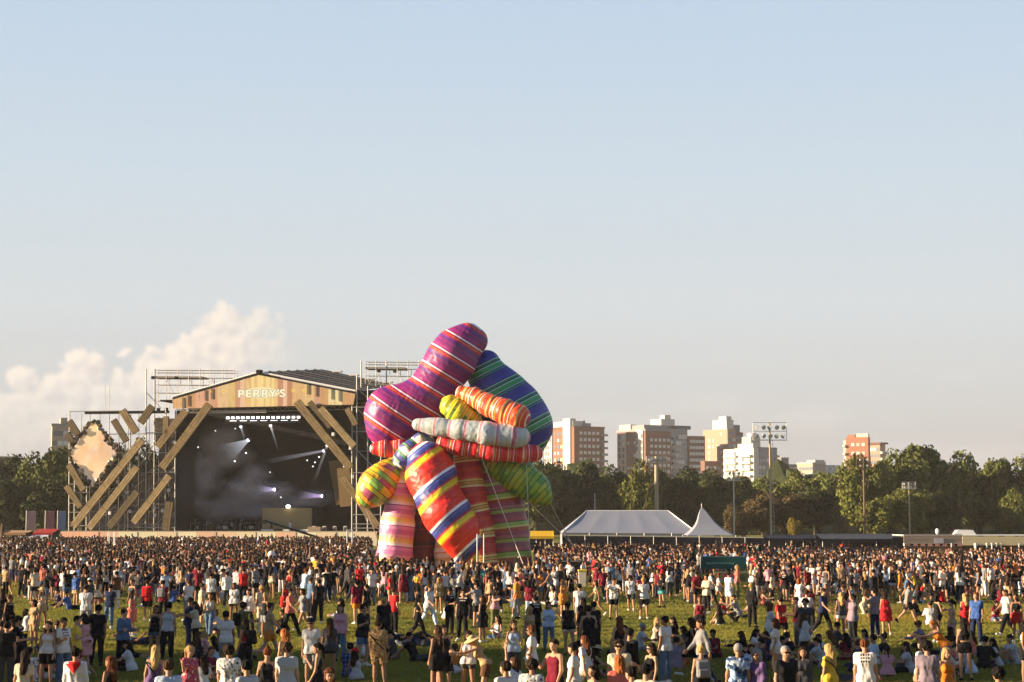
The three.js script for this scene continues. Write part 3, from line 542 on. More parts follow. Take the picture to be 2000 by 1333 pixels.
{ // the long canopy stall at the right edge
  const d = 205, a = at(1765, 1046, d), e = at(2040, 1052, d), w = e.x - a.x, mid = at(1880, 1050, d).x - a.x, s = ppm(d), t = thing('bar_stall', 'long canopy bar with a cream fascia and white posts at the right edge', 'stall', v3(a.x, 0, -d), 0, 'stalls along the far side of the field');
  const cream = M({ color: [0.62, 0.52, 0.33], roughness: 0.6 }), brown = M({ color: [0.27, 0.2, 0.16], roughness: 0.4 });
  part(t, 'fascia', rbox(mid, 0.85, 0.1, 0.02, mid / 2, a.y - 0.45, 0), brown);
  part(t, 'fascia', rbox(w - mid, 1.0, 0.12, 0.02, mid + (w - mid) / 2, a.y - 0.66, 0.05), cream);
  part(t, 'roof', box(w, 0.08, 6, w / 2, a.y - 0.02, -3.1), pvcWhite);
  part(t, 'roof_rail', [rod(v3(0, a.y + 0.06, 0), v3(mid, a.y + 0.06, 0), 0.05, 6), rod(v3(0, a.y - 0.92, 0.06), v3(mid, a.y - 0.92, 0.06), 0.05, 6), rod(v3(0, a.y - 0.42, 0.06), v3(mid, a.y - 0.42, 0.06), 0.03, 6)], galv);
  for (const [px, r] of [[1766, 0.12], [1858, 0.04], [1905, 0.16], [1927, 0.09], [1937, 0.1], [1946, 0.08], [1955, 0.05], [1990, 0.05]]) part(t, 'post', rod(v3(at(px, 1050, d).x - a.x, 0, 0.1), v3(at(px, 1050, d).x - a.x, a.y - 0.9, 0.1), r, 8), pvcWhite);
  const sc = new THREE.CylinderGeometry(0.42, 0.42, 0.03, 14, 1, false, Math.PI / 2, Math.PI).rotateX(Math.PI / 2).rotateZ(-Math.PI / 2).translate(0, 0, 0), pk = M({ color: [0.5, 0.25, 0.22] });
  for (let i = 0; i < 8; i++) part(t, 'scallop', box(0.5, 0.3, 0.03), pk).position.set(0.5 + i * (mid / 8), a.y - 1.1, 0.08);
  part(t, 'notice', box(1.05, 0.62, 0.04, at(1834, 1055, d).x - a.x, a.y - 0.62, 0.12), M({ color: [0.45, 0.42, 0.46] }));
  part(t, 'back_wall', box(w, a.y - 0.3, 0.1, w / 2, (a.y - 0.3) / 2, -6), navyCloth); part(t, 'counter', rbox(w * 0.95, 1.1, 0.7, 0.04, w / 2, 0.55, -1.2), M({ color: [0.1, 0.07, 0.06] }));
  const l = thing('lantern', 'white egg shaped lantern standing on the canopy roof', 'lamp', v3(at(1833, 1046, d).x, a.y + 0.02, -d - 0.4)); part(l, 'globe', new THREE.SphereGeometry(0.23, 16, 12).scale(1, 1.45, 1).translate(0, 0.42, 0), M({ color: [0.85, 0.85, 0.83], roughness: 0.3 })); part(l, 'foot', new THREE.CylinderGeometry(0.12, 0.16, 0.14, 12).translate(0, 0.07, 0), galv);
  const bx = thing('roof_unit', 'white slanted box on the roof of the cream canopy', 'ventilation unit', v3(at(1888, 1048, d).x, a.y + 0.02, -d - 1)); const g = new THREE.CylinderGeometry(1.05, 1.45, 0.55, 4, 1).rotateY(Math.PI / 4).scale(1.2, 1, 0.7).translate(0, 0.275, 0); part(bx, 'housing', g.toNonIndexed(), pvcWhite).geometry.computeVertexNormals(); part(bx, 'cap', box(1.3, 0.06, 0.8, 0, 0.58, 0), galv);
}
{ // the green counter in the crowd
  const d = 128, a = at(1368, 1089, d), e = at(1456, 1111, d), w = e.x - a.x, t = thing('counter_stall', 'low counter stall with a teal lettered banner, standing in the crowd', 'stall', v3(a.x, 0, -d));
  const tex = canvasTex(512, 128, (c, W_, H_) => { c.fillStyle = '#1d5450'; c.fillRect(0, 0, W_, H_); const R = rng(3); c.fillStyle = '#17403f'; for (let i = 0; i < 40; i++) c.fillRect(R() * W_, R() * H_, 30 * R(), 20 * R()); c.fillStyle = '#7fb3a6'; for (let i = 0; i < 19; i++) { const x = 60 + i * 17; c.fillRect(x, 54, 4, 22); c.fillRect(x, R() < 0.5 ? 54 : 72, 11, 4); if (R() < 0.6) c.fillRect(x + 8, 54, 3, 22); } c.fillStyle = '#10302f'; c.fillRect(380, 60, 20, 40); });
  const g = box(w, 0.82, 0.05, w / 2, a.y - 0.41, 0.42); part(t, 'banner', g, M({ map: tex, color: 0xffffff }));
  part(t, 'table_top', rbox(w, 0.06, 0.9, 0.02, w / 2, a.y + 0.03, 0), M({ color: [0.08, 0.12, 0.1] }));
  part(t, 'leg', box(0.08, a.y, 0.8, 0.06, a.y / 2, 0), galv); part(t, 'leg', box(0.08, a.y, 0.8, w - 0.06, a.y / 2, 0), galv);
  const t2 = thing('folding_table', 'green covered table with a dark pink box front beside the teal counter', 'table', v3(at(1396, 1112, 116).x, 0, -116)); part(t2, 'table_top', rbox(2.2, 0.06, 0.8, 0.02, 1.1, 0.78, 0), M({ color: [0.16, 0.2, 0.12] })); part(t2, 'cloth', box(2.16, 0.6, 0.03, 1.1, 0.45, 0.38), M({ color: [0.10, 0.13, 0.06] })); part(t2, 'front_panel', box(0.95, 0.4, 0.03, 0.95, 0.52, 0.42), M({ color: [0.25, 0.05, 0.09] })); part(t2, 'leg', box(0.05, 0.75, 0.7, 0.06, 0.375, 0), galv); part(t2, 'leg', box(0.05, 0.75, 0.7, 2.14, 0.375, 0), galv);
}
{ const d = 112, p = onGround(1137, d), t = thing('rubbish_bin', 'white bin with a yellow lid standing among the crowd', 'bin', p); part(t, 'body', new THREE.CylinderGeometry(0.34, 0.27, 0.95, 4, 1).rotateY(Math.PI / 4).translate(0, 0.5, 0).toNonIndexed(), M({ color: [0.78, 0.74, 0.6] })).geometry.computeVertexNormals(); part(t, 'lid', rbox(0.56, 0.1, 0.56, 0.03, 0, 1.02, 0), M({ color: [0.75, 0.6, 0.08] })); part(t, 'rim', rbox(0.5, 0.05, 0.5, 0.02, 0, 0.95, 0), M({ color: [0.7, 0.55, 0.07] })); }
{ const d = 122, p = at(530, 1084, d), t = thing('balloon', 'round white balloon floating above the heads of the crowd', 'balloon', p); part(t, 'skin', new THREE.SphereGeometry(0.26, 24, 18), M({ color: [0.72, 0.7, 0.68], roughness: 0.35 })); part(t, 'knot', new THREE.ConeGeometry(0.03, 0.06, 8).translate(0, -0.285, 0), M({ color: [0.7, 0.68, 0.66] })); part(t, 'string', rod(v3(0, -0.3, 0), v3(0.05, -1.0, 0), 0.006, 4), M({ color: [0.6, 0.6, 0.6] })); }
function latticePost(label, x0, x1, ytop, d, mat, plain) {
  const a = at(x0, ytop, d), e = at(x1, ytop, d), w = e.x - a.x, t = thing('truss_post', label, 'truss', v3((a.x + e.x) / 2, 0, -d), 0, 'white truss posts standing in the crowd'), h = a.y;
  for (const [x, z] of [[-w / 2, w / 2], [w / 2, w / 2], [w / 2, -w / 2], [-w / 2, -w / 2]]) part(t, 'chord', rod(v3(x, 0, z), v3(x, h, z), 0.045, 6), mat);
  const g = []; for (let y = 0, k = 0; y < h - 0.2; y += plain ? 1.6 : 0.5, k++) { const s = k % 2 ? 1 : -1; for (const z of [-w / 2, w / 2]) g.push(rod(v3(-s * w / 2, y, z), v3(s * w / 2, Math.min(h, y + (plain ? 0 : 0.5)), z), 0.02, 4)); }
  if (!plain) { part(t, 'lacing', g, mat); part(t, 'head_plate', box(w + 0.1, 0.06, w + 0.1, 0, h + 0.02, 0), mat); } part(t, 'base_plate', box(w + 0.4, 0.05, w + 0.4, 0, 0.03, 0), galv);
}
const white = M({ color: [0.75, 0.74, 0.72], roughness: 0.5 });
latticePost('white truss post in the crowd before the left wing of the stage', 212, 223, 1040, 175, white, true);
latticePost('white lattice truss post in the crowd before the right side of the stage', 678, 688, 1036, 185, white);
latticePost('slim white truss post beside the red leg of the inflatable', 932, 945, 1044, 146, white, true);
{ const d = 118, t = thing('equipment_case', 'black wheeled equipment case in the crowd right of the inflatable', 'case', onGround(1108, d)); part(t, 'body', rbox(1.5, 1.3, 0.8, 0.04, 0, 0.82, 0), M({ color: [0.015, 0.015, 0.017], roughness: 0.6 })); part(t, 'edge_trim', [rbox(1.54, 0.05, 0.84, 0.01, 0, 1.44, 0), rbox(1.54, 0.05, 0.84, 0.01, 0, 0.2, 0)], galv); for (const [x, z] of [[-0.6, 0.3], [0.6, 0.3], [0.6, -0.3], [-0.6, -0.3]]) part(t, 'caster', new THREE.CylinderGeometry(0.08, 0.08, 0.05, 12).rotateZ(Math.PI / 2).translate(x, 0.08, z), lampMat); }
// ================================================================ the striped inflatable
{
  const D = 153, S = ppm(D), b = onGround(885, D);
  const t = thing('inflatable_sculpture', 'giant inflatable of hugging striped figures towering over the crowd', 'inflatable', b);
  const P = (px, py, dz = 0) => at(px, py, D + dz).sub(b);
  const hex = (h) => [parseInt(h.slice(1, 3), 16), parseInt(h.slice(3, 5), 16), parseInt(h.slice(5, 7), 16)];
  // woven stripe cloth: bands of colour along u (metres), with a weave that varies a little along v
  function stripes(list, across) {
    const total = list.reduce((s, a) => s + a[0], 0), N = 512, R = rng(list.length * 77 + Math.round(total * 100));
    const at_ = (u) => { let x = u * total, i = 0; while (i < list.length - 1 && x > list[i][0]) { x -= list[i][0]; i++; } return hex(list[i][1]); };
    const tex = dataTex(N, 64, (u, v, x, y) => { let c = at_(u); if (across) c = across(u, v, c); const n = 1 + (hash3(x, y >> 2, 3) - 0.5) * 0.10 + (hash3(x >> 2, 7, 1) - 0.5) * 0.12; return c.map((k) => clamp(k * n, 0, 255)); });
    return { total, tex };
  }
  const cloth = (s) => new THREE.MeshPhysicalMaterial({ map: s.tex, roughness: 0.47, sheen: 0.2, sheenRoughness: 0.5, sheenColor: new THREE.Color(0.4, 0.4, 0.4) });
  // a limb blown up round a chain of places [px, py, dz, radius in px]; bulge > 0 puckers it at its seams
  function limb(name, chain, set, { k = 0.5, bulge = 0, seam = 1, cell = 0.13, dir = null, curve = 0, vscale = 1, flat = 1, u0 = 0 } = {}) {
    const n = chain.map(([x, y, z, r]) => ({ p: P(x, y, z), r: r / S })), lens = [0];
    for (let i = 1; i < n.length; i++) lens.push(lens[i - 1] + n[i].p.distanceTo(n[i - 1].p));
    const bones = n.slice(1).map((q, i) => bone(n[i].p, q.p, n[i].r, q.r)), c0 = n[0].p, ax = dir ? P(dir[0], dir[1]).sub(P(0, 0)).normalize() : null;
    const axisAll = n[n.length - 1].p.clone().sub(c0).normalize(), side = v3(0, 0, 1).cross(axisAll).normalize(), up = axisAll.clone().cross(side);
    function along(x, y, z) { // the closest place on the chain: length so far
      let best = 1e9, s = 0, q = null;
      for (let i = 0; i < bones.length; i++) { const B = bones[i], tt = ((x - B[0]) * B[3] + (y - B[1]) * B[4] + (z - B[2]) * B[5]) * B[6], tc = clamp(tt), ex = (i === 0 && tt < 0) || (i === bones.length - 1 && tt > 1) ? tt : tc, dd = Math.hypot(x - B[0] - tc * B[3], y - B[1] - tc * B[4], z - B[2] - tc * B[5]); if (dd < best) { best = dd; s = lens[i] + ex * (lens[i + 1] - lens[i]); q = [B[0] + tc * B[3], B[1] + tc * B[4], B[2] + tc * B[5]]; } }
      return [s, q];
    }
    const f = (x, y, z) => {
      let d = 1e9; for (const B of bones) d = smin(d, capsule(x, y, z, B), k);
      if (bulge) d += bulge * (0.5 - Math.abs(Math.sin(Math.PI * along(x, y, z)[0] / seam)));
      return d + 0.025 * noise(x * 1.3, y * 1.3, z * 1.3) + 0.045 * Math.abs(noise(x * 1.1 + y * 2.6, y * 1.1 - x * 2.4, z * 1.7));
    };
    const uvf = (x, y, z) => {
      if (ax) { const rx = x - c0.x, ry = y - c0.y, rz = z - c0.z, u = rx * ax.x + ry * ax.y + rz * ax.z, w = rx * -ax.y + ry * ax.x; return [(u + curve * w * w + u0) / set.total, (rz + w) / 4]; }
      const [s, q] = along(x, y, z), dx = x - q[0], dy = y - q[1], dz = z - q[2];
      return [(s + u0) / set.total, (Math.atan2(dx * side.x + dy * side.y + dz * side.z, dx * up.x + dy * up.y + dz * up.z) / 6.2832 + 0.5) * vscale];
    };
    const lo = [1e9, 1e9, 1e9], hi = [-1e9, -1e9, -1e9];
    for (const q of n) { const v = q.p.toArray(); for (let c = 0; c < 3; c++) { lo[c] = Math.min(lo[c], v[c] - q.r - 0.5); hi[c] = Math.max(hi[c], v[c] + q.r + 0.5); } }
    const m = part(t, name, skin(f, lo, hi, cell, uvf), cloth(set));
    return m;
  }
  const V = { plum: '#8e2170', wine: '#7a1d63', violet: '#5d2476', white: '#efe6ea', orange: '#ea5a1e', rose: '#b02a6e' };
  const purple = stripes([[0.12, V.white], [0.06, V.wine], [0.16, V.plum], [0.03, V.rose], [0.2, V.plum], [0.05, V.violet], [0.2, V.wine], [0.03, '#a03078'], [0.1, V.wine], [0.3, V.violet], [0.12, V.rose], [0.04, '#7a2020'], [0.13, V.orange], [0.05, '#6b1d3a'], [0.08, V.rose]]);
  const N = { navy: '#2a3390', blue: '#3340a0', dark: '#161c3c', green: '#27994f', deep: '#14704a', pale: '#a8d8d6', teal: '#238084', black: '#0f1a1c' };
  const blue = stripes([[0.42, N.navy], [0.3, N.blue], [0.07, N.dark], [0.07, N.pale], [0.2, N.deep], [0.09, N.black], [0.08, N.pale], [0.3, N.green], [0.08, N.deep], [0.07, N.pale], [0.1, N.black], [0.14, N.teal], [0.06, N.black], [0.16, N.navy]]);
  const fire = stripes([[0.32, '#d8361f'], [0.1, '#f0a53c'], [0.08, '#f3d9a0'], [0.16, '#e8602a'], [0.07, '#c22a4a'], [0.1, '#f2b24a'], [0.25, '#e0432a'], [0.07, '#f5e6c8'], [0.1, '#b93a68'], [0.14, '#ef8c30']]);
  const grey = stripes([[0.62, '#b9c1c0'], [0.14, '#d7d6c9'], [0.06, '#a86a8c'], [0.14, '#c5899f'], [0.05, '#e7dbd6'], [0.3, '#aab6bc']]);
  const redArm = stripes([[0.42, '#d3212a'], [0.08, '#ef7f5a'], [0.06, '#f4d7c8'], [0.1, '#c02a50'], [0.07, '#e9a03a'], [0.22, '#d52832'], [0.06, '#f3e8de'], [0.14, '#b0245a'], [0.09, '#e8583a']]);
  const leg = stripes([[0.22, '#f0eef0'], [0.2, '#3d4d9c'], [0.05, '#6a78b8'], [0.27, '#2c3a88'], [0.08, '#27306e'], [0.1, '#8c2450'], [0.1, '#c0264a'], [0.14, '#d8b416'], [0.05, '#a8b42a'], [0.24, '#e6ca1c'], [0.12, '#d98a20'], [0.4, '#d9261f'], [0.04, '#b81f22'], [0.5, '#dd2a1f'], [0.04, '#ee5a3a'], [0.46, '#e0301f']]);
  const pink = stripes([[0.07, '#6d2a66'], [0.28, '#d98cb4'], [0.42, '#c96f9f'], [0.3, '#dd9a9c'], [0.22, '#e8b46a'], [0.2, '#ecd27a'], [0.16, '#f0dfd2'], [0.1, '#f3ecec']]);
  const trunkRed = stripes([[0.55, '#c3262b'], [0.14, '#d8603a'], [0.16, '#e2c878'], [0.07, '#8c6a28'], [0.18, '#dca04a'], [0.07, '#8b5a24'], [0.2, '#e6d08a'], [0.5, '#b41f30'], [0.3, '#c9392f']]);
  const moss = stripes([[0.4, '#8a4a5e'], [0.35, '#a84a52'], [0.08, '#3c4a24'], [0.3, '#8fae4c'], [0.16, '#c0c06a'], [0.3, '#a24632'], [0.3, '#96405c'], [0.25, '#a86b6e'], [0.06, '#28301c'], [0.3, '#9cab58']]);
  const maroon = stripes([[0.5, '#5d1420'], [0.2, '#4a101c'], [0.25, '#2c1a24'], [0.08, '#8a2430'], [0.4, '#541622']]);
  const pale = stripes([[0.4, '#e8dcc2'], [0.2, '#d9b06a'], [0.1, '#e3c9a0'], [0.3, '#e6ddc8'], [0.12, '#c88a52']]);
  const patch = (cols, dark) => (u, v, c) => { const n = 6, i = Math.floor(u * n), j = Math.floor(v * 4 + (i % 2) * 0.5), h = hash3(i, ((j % 4) + 4) % 4, cols.length + 3); return dark && u * n - i < 0.14 ? hex(dark) : hex(cols[Math.floor(h * cols.length)]); };
  const footL = stripes([[2.6, '#ffffff']], patch(['#d8c21f', '#c9a21c', '#7fae4a', '#a0466a', '#d88a22', '#c43a2c', '#b9c94a'], '#3a2c16'));
  const footR = stripes([[2.6, '#ffffff']], patch(['#8fb32e', '#7da32e', '#5f9440', '#a8b83a', '#6f9e38'], '#0e2a2c'));
  const hand = stripes([[1.5, '#ffffff']], patch(['#e2cf1e', '#d7d22a', '#c9bf28', '#5a7a2a'], '#2c3a1c'));
  const cuff = stripes([[1.3, '#ffffff']], patch(['#3d4690', '#7fb07c', '#5b5f9c', '#e2e2d6', '#4f8a62', '#6a6ea6'], '#26304a'));

  // the plum figure bends over from the left, its stripes slanting across it
  limb('plum_body', [[762, 836, 3, 45], [766, 808, 3, 49], [804, 800, 3, 43], [838, 772, 3, 39], [858, 737, 3, 36], [881, 704, 3, 43], [896, 680, 3, 36], [917, 662, 3, 22], [935, 665, 3, 13]], purple, { k: 1.4, dir: [57, -82], curve: -0.012, u0: 0.3 });
  // the blue figure leans in from the right
  limb('blue_body', [[952, 702, 5, 17], [949, 729, 5, 31], [974, 765, 5, 45], [1003, 800, 5, 51], [1022, 834, 5, 52], [1014, 862, 5, 47]], blue, { k: 1.4, dir: [0.46, 0.89], curve: 0.012, u0: 0.5 });
  limb('striped_arm', [[903, 768, -1.4, 14], [928, 777, -1.8, 19], [955, 792, -2.6, 21], [985, 804, -3.2, 24], [1011, 814, -3.6, 25]], fire, { bulge: 0.06, seam: 0.68, u0: 0.1, k: 0.3, cell: 0.1 });
  limb('yellow_hand', [[880, 794, -1.2, 22], [896, 805, -1.3, 25], [918, 819, -1.3, 20], [934, 829, -1.3, 11]], hand, { bulge: 0.05, seam: 0.75, k: 0.5, cell: 0.1 });
  limb('grey_arm', [[818, 830, -2.8, 13], [850, 834, -3.0, 17], [900, 840, -3.4, 19], [950, 847, -3.7, 22], [1000, 852, -3.6, 22], [1016, 854, -3.4, 20]], grey, { bulge: 0.055, seam: 1.31, k: 0.3, cell: 0.1, u0: 0.7 });
  limb('red_arm', [[866, 866, -2.4, 15], [900, 873, -2.6, 17], [960, 882, -2.7, 19], [1020, 886, -2.4, 18], [1044, 886, -2.2, 16]], redArm, { bulge: 0.05, seam: 0.62, k: 0.3, cell: 0.1 });
  limb('red_arm', [[734, 877, 1.0, 13], [752, 877, 1.0, 16], [782, 876, 1.0, 16], [806, 874, 1.2, 15]], redArm, { k: 0.3, cell: 0.1, u0: 0.2 });
  limb('patched_cuff', [[786, 900, -0.8, 20], [800, 886, -0.8, 22], [822, 866, -0.6, 18], [836, 862, -0.4, 12]], cuff, { bulge: 0.05, seam: 0.6, k: 0.4, cell: 0.1 });
  // the great red leg kneels across the front
  limb('red_leg', [[836, 902, -2.2, 40], [842, 930, -2.6, 47], [853, 965, -3.4, 41], [870, 1000, -3.8, 44], [892, 1034, -3.8, 41], [904, 1062, -3.4, 31], [911, 1090, -3.0, 21], [918, 1112, -2.6, 11]], leg, { k: 0.6, dir: [0.6, 0.8], curve: -0.03, u0: 1.55, bulge: 0.05, seam: 1.45 });
  limb('yellow_foot', [[768, 905, -0.2, 10], [756, 925, -0.4, 25], [737, 948, -0.6, 33], [722, 966, -0.6, 24], [712, 976, -0.5, 13]], footL, { k: 0.8, bulge: 0.03, seam: 0.65, vscale: 2 });
  limb('green_foot', [[950, 892, 0.4, 17], [976, 906, 0.2, 27], [1012, 930, 0, 32], [1046, 956, -0.1, 27], [1066, 974, -0.1, 13]], footR, { k: 0.8, bulge: 0.03, seam: 0.65, vscale: 2 });
  // the legs they stand on: rising tubes with flat feet
  limb('pink_leg', [[786, 915, 0.4, 22], [783, 960, 0.2, 27], [776, 1030, 0.1, 32], [770, 1092, 0, 35], [769, 1104, 0, 34]], pink, { k: 0.4, bulge: 0.03, seam: 1.75, u0: 0.35 });
  limb('maroon_leg', [[820, 980, 3, 34], [824, 1040, 3, 38], [826, 1100, 3, 40]], maroon, { k: 0.4 });
  limb('pale_leg', [[868, 1055, 1.2, 17], [870, 1080, 1.2, 21], [872, 1108, 1.2, 22]], pale, { k: 0.4 });
  limb('red_trunk', [[912, 892, 0.6, 28], [918, 960, 0.4, 29], [936, 1040, 0.3, 30], [944, 1112, 0.2, 32]], trunkRed, { k: 0.4, bulge: 0.06, seam: 2.1, u0: 0.8 });
  limb('moss_leg', [[970, 905, 1.6, 38], [980, 960, 1.6, 42], [990, 1040, 1.5, 43], [996, 1116, 1.4, 45]], moss, { k: 0.4, bulge: 0.05, seam: 2.3, u0: 0.6 });
  // hidden back that joins the figures
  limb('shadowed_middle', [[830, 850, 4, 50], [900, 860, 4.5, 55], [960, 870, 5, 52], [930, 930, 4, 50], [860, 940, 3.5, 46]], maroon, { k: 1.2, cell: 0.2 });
  const rope = M({ color: [0.62, 0.55, 0.45], roughness: 0.8 });
  for (const [a, z] of [[[935, 880, -2.6], [1024, 1108, -6]], [[1027, 868, -2], [1034, 1060, -2]], [[1072, 978, -0.2], [1116, 1062, 6]], [[1036, 985, 0], [1130, 1075, 4]], [[700, 955, 0], [742, 1066, 8]], [[790, 985, -1], [745, 1048, 20]]])
    part(t, 'tether_rope', rod(P(...a), P(...z), 0.035, 5), rope);
  part(t, 'rope_hook', rod(P(1006, 1098, -5.5), P(1014, 1088, -5.5), 0.05, 5), rope);
}
// ================================================================ the stage
{
  const D = 282, S = ppm(D), b = onGround(519, D), P = (px, py, dz = 0) => at(px, py, D + dz).sub(b), X = (px, dz = 0) => at(px, 1000, D + dz).x - b.x, Y = (py, dz = 0) => at(519, py, D + dz).y;
  const st = thing('concert_stage', 'big outdoor concert stage with a gabled roof, board clad towers and a dark smoky opening', 'stage', b);
  const darkSteel = M({ color: [0.10, 0.095, 0.09], roughness: 0.5, metalness: 0.3 }), steel = M({ color: [0.34, 0.325, 0.30], roughness: 0.45, metalness: 0.35 }), black = M({ color: [0.012, 0.012, 0.014], roughness: 0.9 }), blackCloth = M({ color: [0.02, 0.02, 0.024], roughness: 1 }), tarp = M({ color: [0.035, 0.036, 0.042], roughness: 0.6 });
  const wood = [0, 1, 2].map((k) => M({ map: dataTex(64, 256, (u, v, x, y) => { const n = fbm(x * 0.25 + k * 40, y * 0.03, k, 3), p = Math.abs((u * 3) % 1 - 0.5) > 0.46 || (v * 6) % 1 < 0.025 ? 0.55 : 1; const c = [[146, 127, 95], [129, 111, 82], [100, 87, 66]][k]; return c.map((q) => clamp(q * p * (1 + n * 0.35), 0, 255)); }), color: 0xffffff, roughness: 0.75 }));
  // deck, back, sides
  const xl = X(348), xr = X(690), deck = Y(1041), top = Y(800);
  part(st, 'deck', box(X(745) - X(135), 0.35, 17, (X(745) + X(135)) / 2, deck - 0.18, -8), M({ color: [0.05, 0.045, 0.04] }));
  part(st, 'back_cloth', box(xr - xl + 8, top - deck + 4, 0.3, (xl + xr) / 2, (top + deck) / 2 + 2, -16.2), blackCloth);
  part(st, 'side_cloth', box(0.3, top - deck, 15.6, xl - 0.2, (top + deck) / 2, -8.2), blackCloth);
  const tan = M({ color: [0.17, 0.12, 0.06], roughness: 0.9 });
  part(st, 'side_cloth', box(0.3, top - deck, 15.6, xr + 0.2, (top + deck) / 2, -8.2), blackCloth);
  part(st, 'side_panel', beam(P(650, 900, 5), P(664, 985, 5), 2.4, 0.2), tan); part(st, 'side_panel', beam(P(668, 915, 3), P(674, 990, 3), 2.0, 0.2), tan);
  part(st, 'side_panel', beam(P(640, 930, 8), P(672, 895, 8), 0.9, 0.2), tan);
  part(st, 'ceiling_cloth', box(xr - xl + 6, 0.25, 15.6, (xl + xr) / 2, top + 1.6, -8.2), blackCloth);
  // roof: the tarpaulin rises towards the back, so that its right half shows over the gable
  const A = P(342, 773), B = P(512, 727), C = P(698, 766), A2 = P(356, 768, 14), B2 = P(606, 723, 14), C2 = P(752, 757, 14), Bm = P(560, 725, 7), Cm = P(726, 762, 7);
  const slope = (p00, p10, p01, p11, n, sag) => { const g = new THREE.PlaneGeometry(1, 1, n, 6), q = g.attributes.position; for (let i = 0; i < q.count; i++) { const u = q.getX(i) + 0.5, v = q.getY(i) + 0.5, p = p00.clone().lerp(p10, u).lerp(p01.clone().lerp(p11, u), v); q.setXYZ(i, p.x, p.y + sag * Math.abs(Math.sin(v * Math.PI * 5)), p.z); } g.computeVertexNormals(); return g; };
  const ribs = M({ color: [0.07, 0.075, 0.085], roughness: 0.5 });
  part(st, 'roof', slope(A, B, A2, B2, 24, 0), tarp); part(st, 'roof', slope(B, C, B2, C2, 24, 0), tarp);
  for (let i = 1; i < 7; i++) { const u = i / 7, a = B.clone().lerp(B2, u), e = C.clone().lerp(C2, u); part(st, 'roof_rib', rod(a.add(v3(0, 0.08, 0)), e.add(v3(0, 0.08, 0)), 0.11, 6), i % 2 ? ribs : M({ color: [0.12, 0.12, 0.13] })); }
  for (let i = 0; i < 4; i++) { const u = 0.2 + i * 0.22, a = B2.clone().lerp(C2, u); part(st, 'roof_pad', rbox(1.6, 0.3, 0.6, 0.1, a.x, a.y + 0.15, a.z + 0.2), M({ color: [0.55, 0.53, 0.52] })); }
  part(st, 'gable_edge', rod(A, B, 0.13, 6), M({ color: [0.75, 0.73, 0.7] })); part(st, 'gable_edge', rod(B, C, 0.16, 6), M({ color: [0.8, 0.78, 0.76] }));
  part(st, 'gable_truss', rod(A.clone().add(v3(0, -0.33, 0.1)), B.clone().add(v3(0, -0.33, 0.1)), 0.17, 6), black); part(st, 'gable_truss', rod(B.clone().add(v3(0, -0.36, 0.1)), C.clone().add(v3(0, -0.36, 0.1)), 0.17, 6), black);
  part(st, 'ridge_cap', rbox(0.9, 0.6, 0.9, 0.15, B.x, B.y + 0.05, B.z), black);
  { // the printed gable banner
    const tex = canvasTex(1024, 256, (c, w, h) => {
      const px = (x) => (x - 342) / 356 * w, py = (y) => (y - 727) / 70 * h, R = rng(8);
      c.fillStyle = '#d8b48c'; c.fillRect(0, 0, w, h);
      for (const [x, q, col] of [[342, 22, '#d9b48c'], [364, 20, '#c9a07c'], [384, 26, '#dcae96'], [412, 14, '#d2a68e'], [428, 20, '#dfc29c'], [448, 14, '#d9c08a'], [462, 10, '#c79c82'], [472, 10, '#e6c4b0'], [480, 66, '#e2c596'], [546, 10, '#c2947c'], [556, 8, '#e6c2ac'], [564, 10, '#b98d70'], [574, 24, '#d9b88c'], [598, 18, '#dfc494'], [616, 14, '#cfa491'], [630, 14, '#cda67c'], [644, 26, '#ece0b4'], [670, 28, '#cda67c']]) { c.fillStyle = col; c.fillRect(px(x), 0, q / 356 * w + 1, h); }
      for (let i = 0; i < 260; i++) { c.fillStyle = `rgba(${120 + R() * 120 | 0},${80 + R() * 90 | 0},${50 + R() * 60 | 0},0.16)`; c.fillRect(R() * w, R() * h, 3 + R() * 10, 8 + R() * 60); }
      for (const [x, q] of [[506, 10], [494, 5], [522, 8], [534, 5], [514, 4]]) { c.fillStyle = 'rgba(240,226,160,0.75)'; c.fillRect(px(x), 0, q / 356 * w, h); }
      for (const x of [417, 440, 576, 597]) { c.fillStyle = '#efdc7c'; c.beginPath(); c.arc(px(x), py(764), 11, 0, 7); c.fill(); c.fillStyle = '#d9a85e'; c.beginPath(); c.arc(px(x), py(764), 5, 0, 7); c.fill(); }
      c.fillStyle = '#f3ecc8'; c.beginPath(); c.ellipse(px(513), py(768), 106, 40, 0, 0, 7); c.fill();
      c.font = 'bold 74px sans-serif'; c.textAlign = 'center'; c.textBaseline = 'middle';
      c.lineWidth = 7; c.strokeStyle = '#a9ad92'; c.strokeText("PERRY’S", px(514), py(769)); c.fillStyle = '#fffef2'; c.fillText("PERRY’S", px(514), py(769));
    });
    const sh = new THREE.Shape(); const q = [A, B, C, P(694, 793), P(344, 797)]; sh.moveTo(q[0].x, q[0].y - 0.5); sh.lineTo(q[1].x, q[1].y - 0.5); sh.lineTo(q[2].x, q[2].y - 0.5); sh.lineTo(q[3].x, q[3].y); sh.lineTo(q[4].x, q[4].y);
    const g = new THREE.ExtrudeGeometry(sh, { depth: 0.08, bevelEnabled: false }), uv = g.attributes.uv, p = g.attributes.position, x0 = X(342), x1 = X(698), y0 = Y(797), y1 = Y(727);
    for (let i = 0; i < p.count; i++) uv.setXY(i, (p.getX(i) - x0) / (x1 - x0), (p.getY(i) - y0) / (y1 - y0));
    part(st, 'gable_banner', g.translate(0, 0, 0.2), M({ map: tex, color: [0.78, 0.82, 0.86], roughness: 0.8 }));
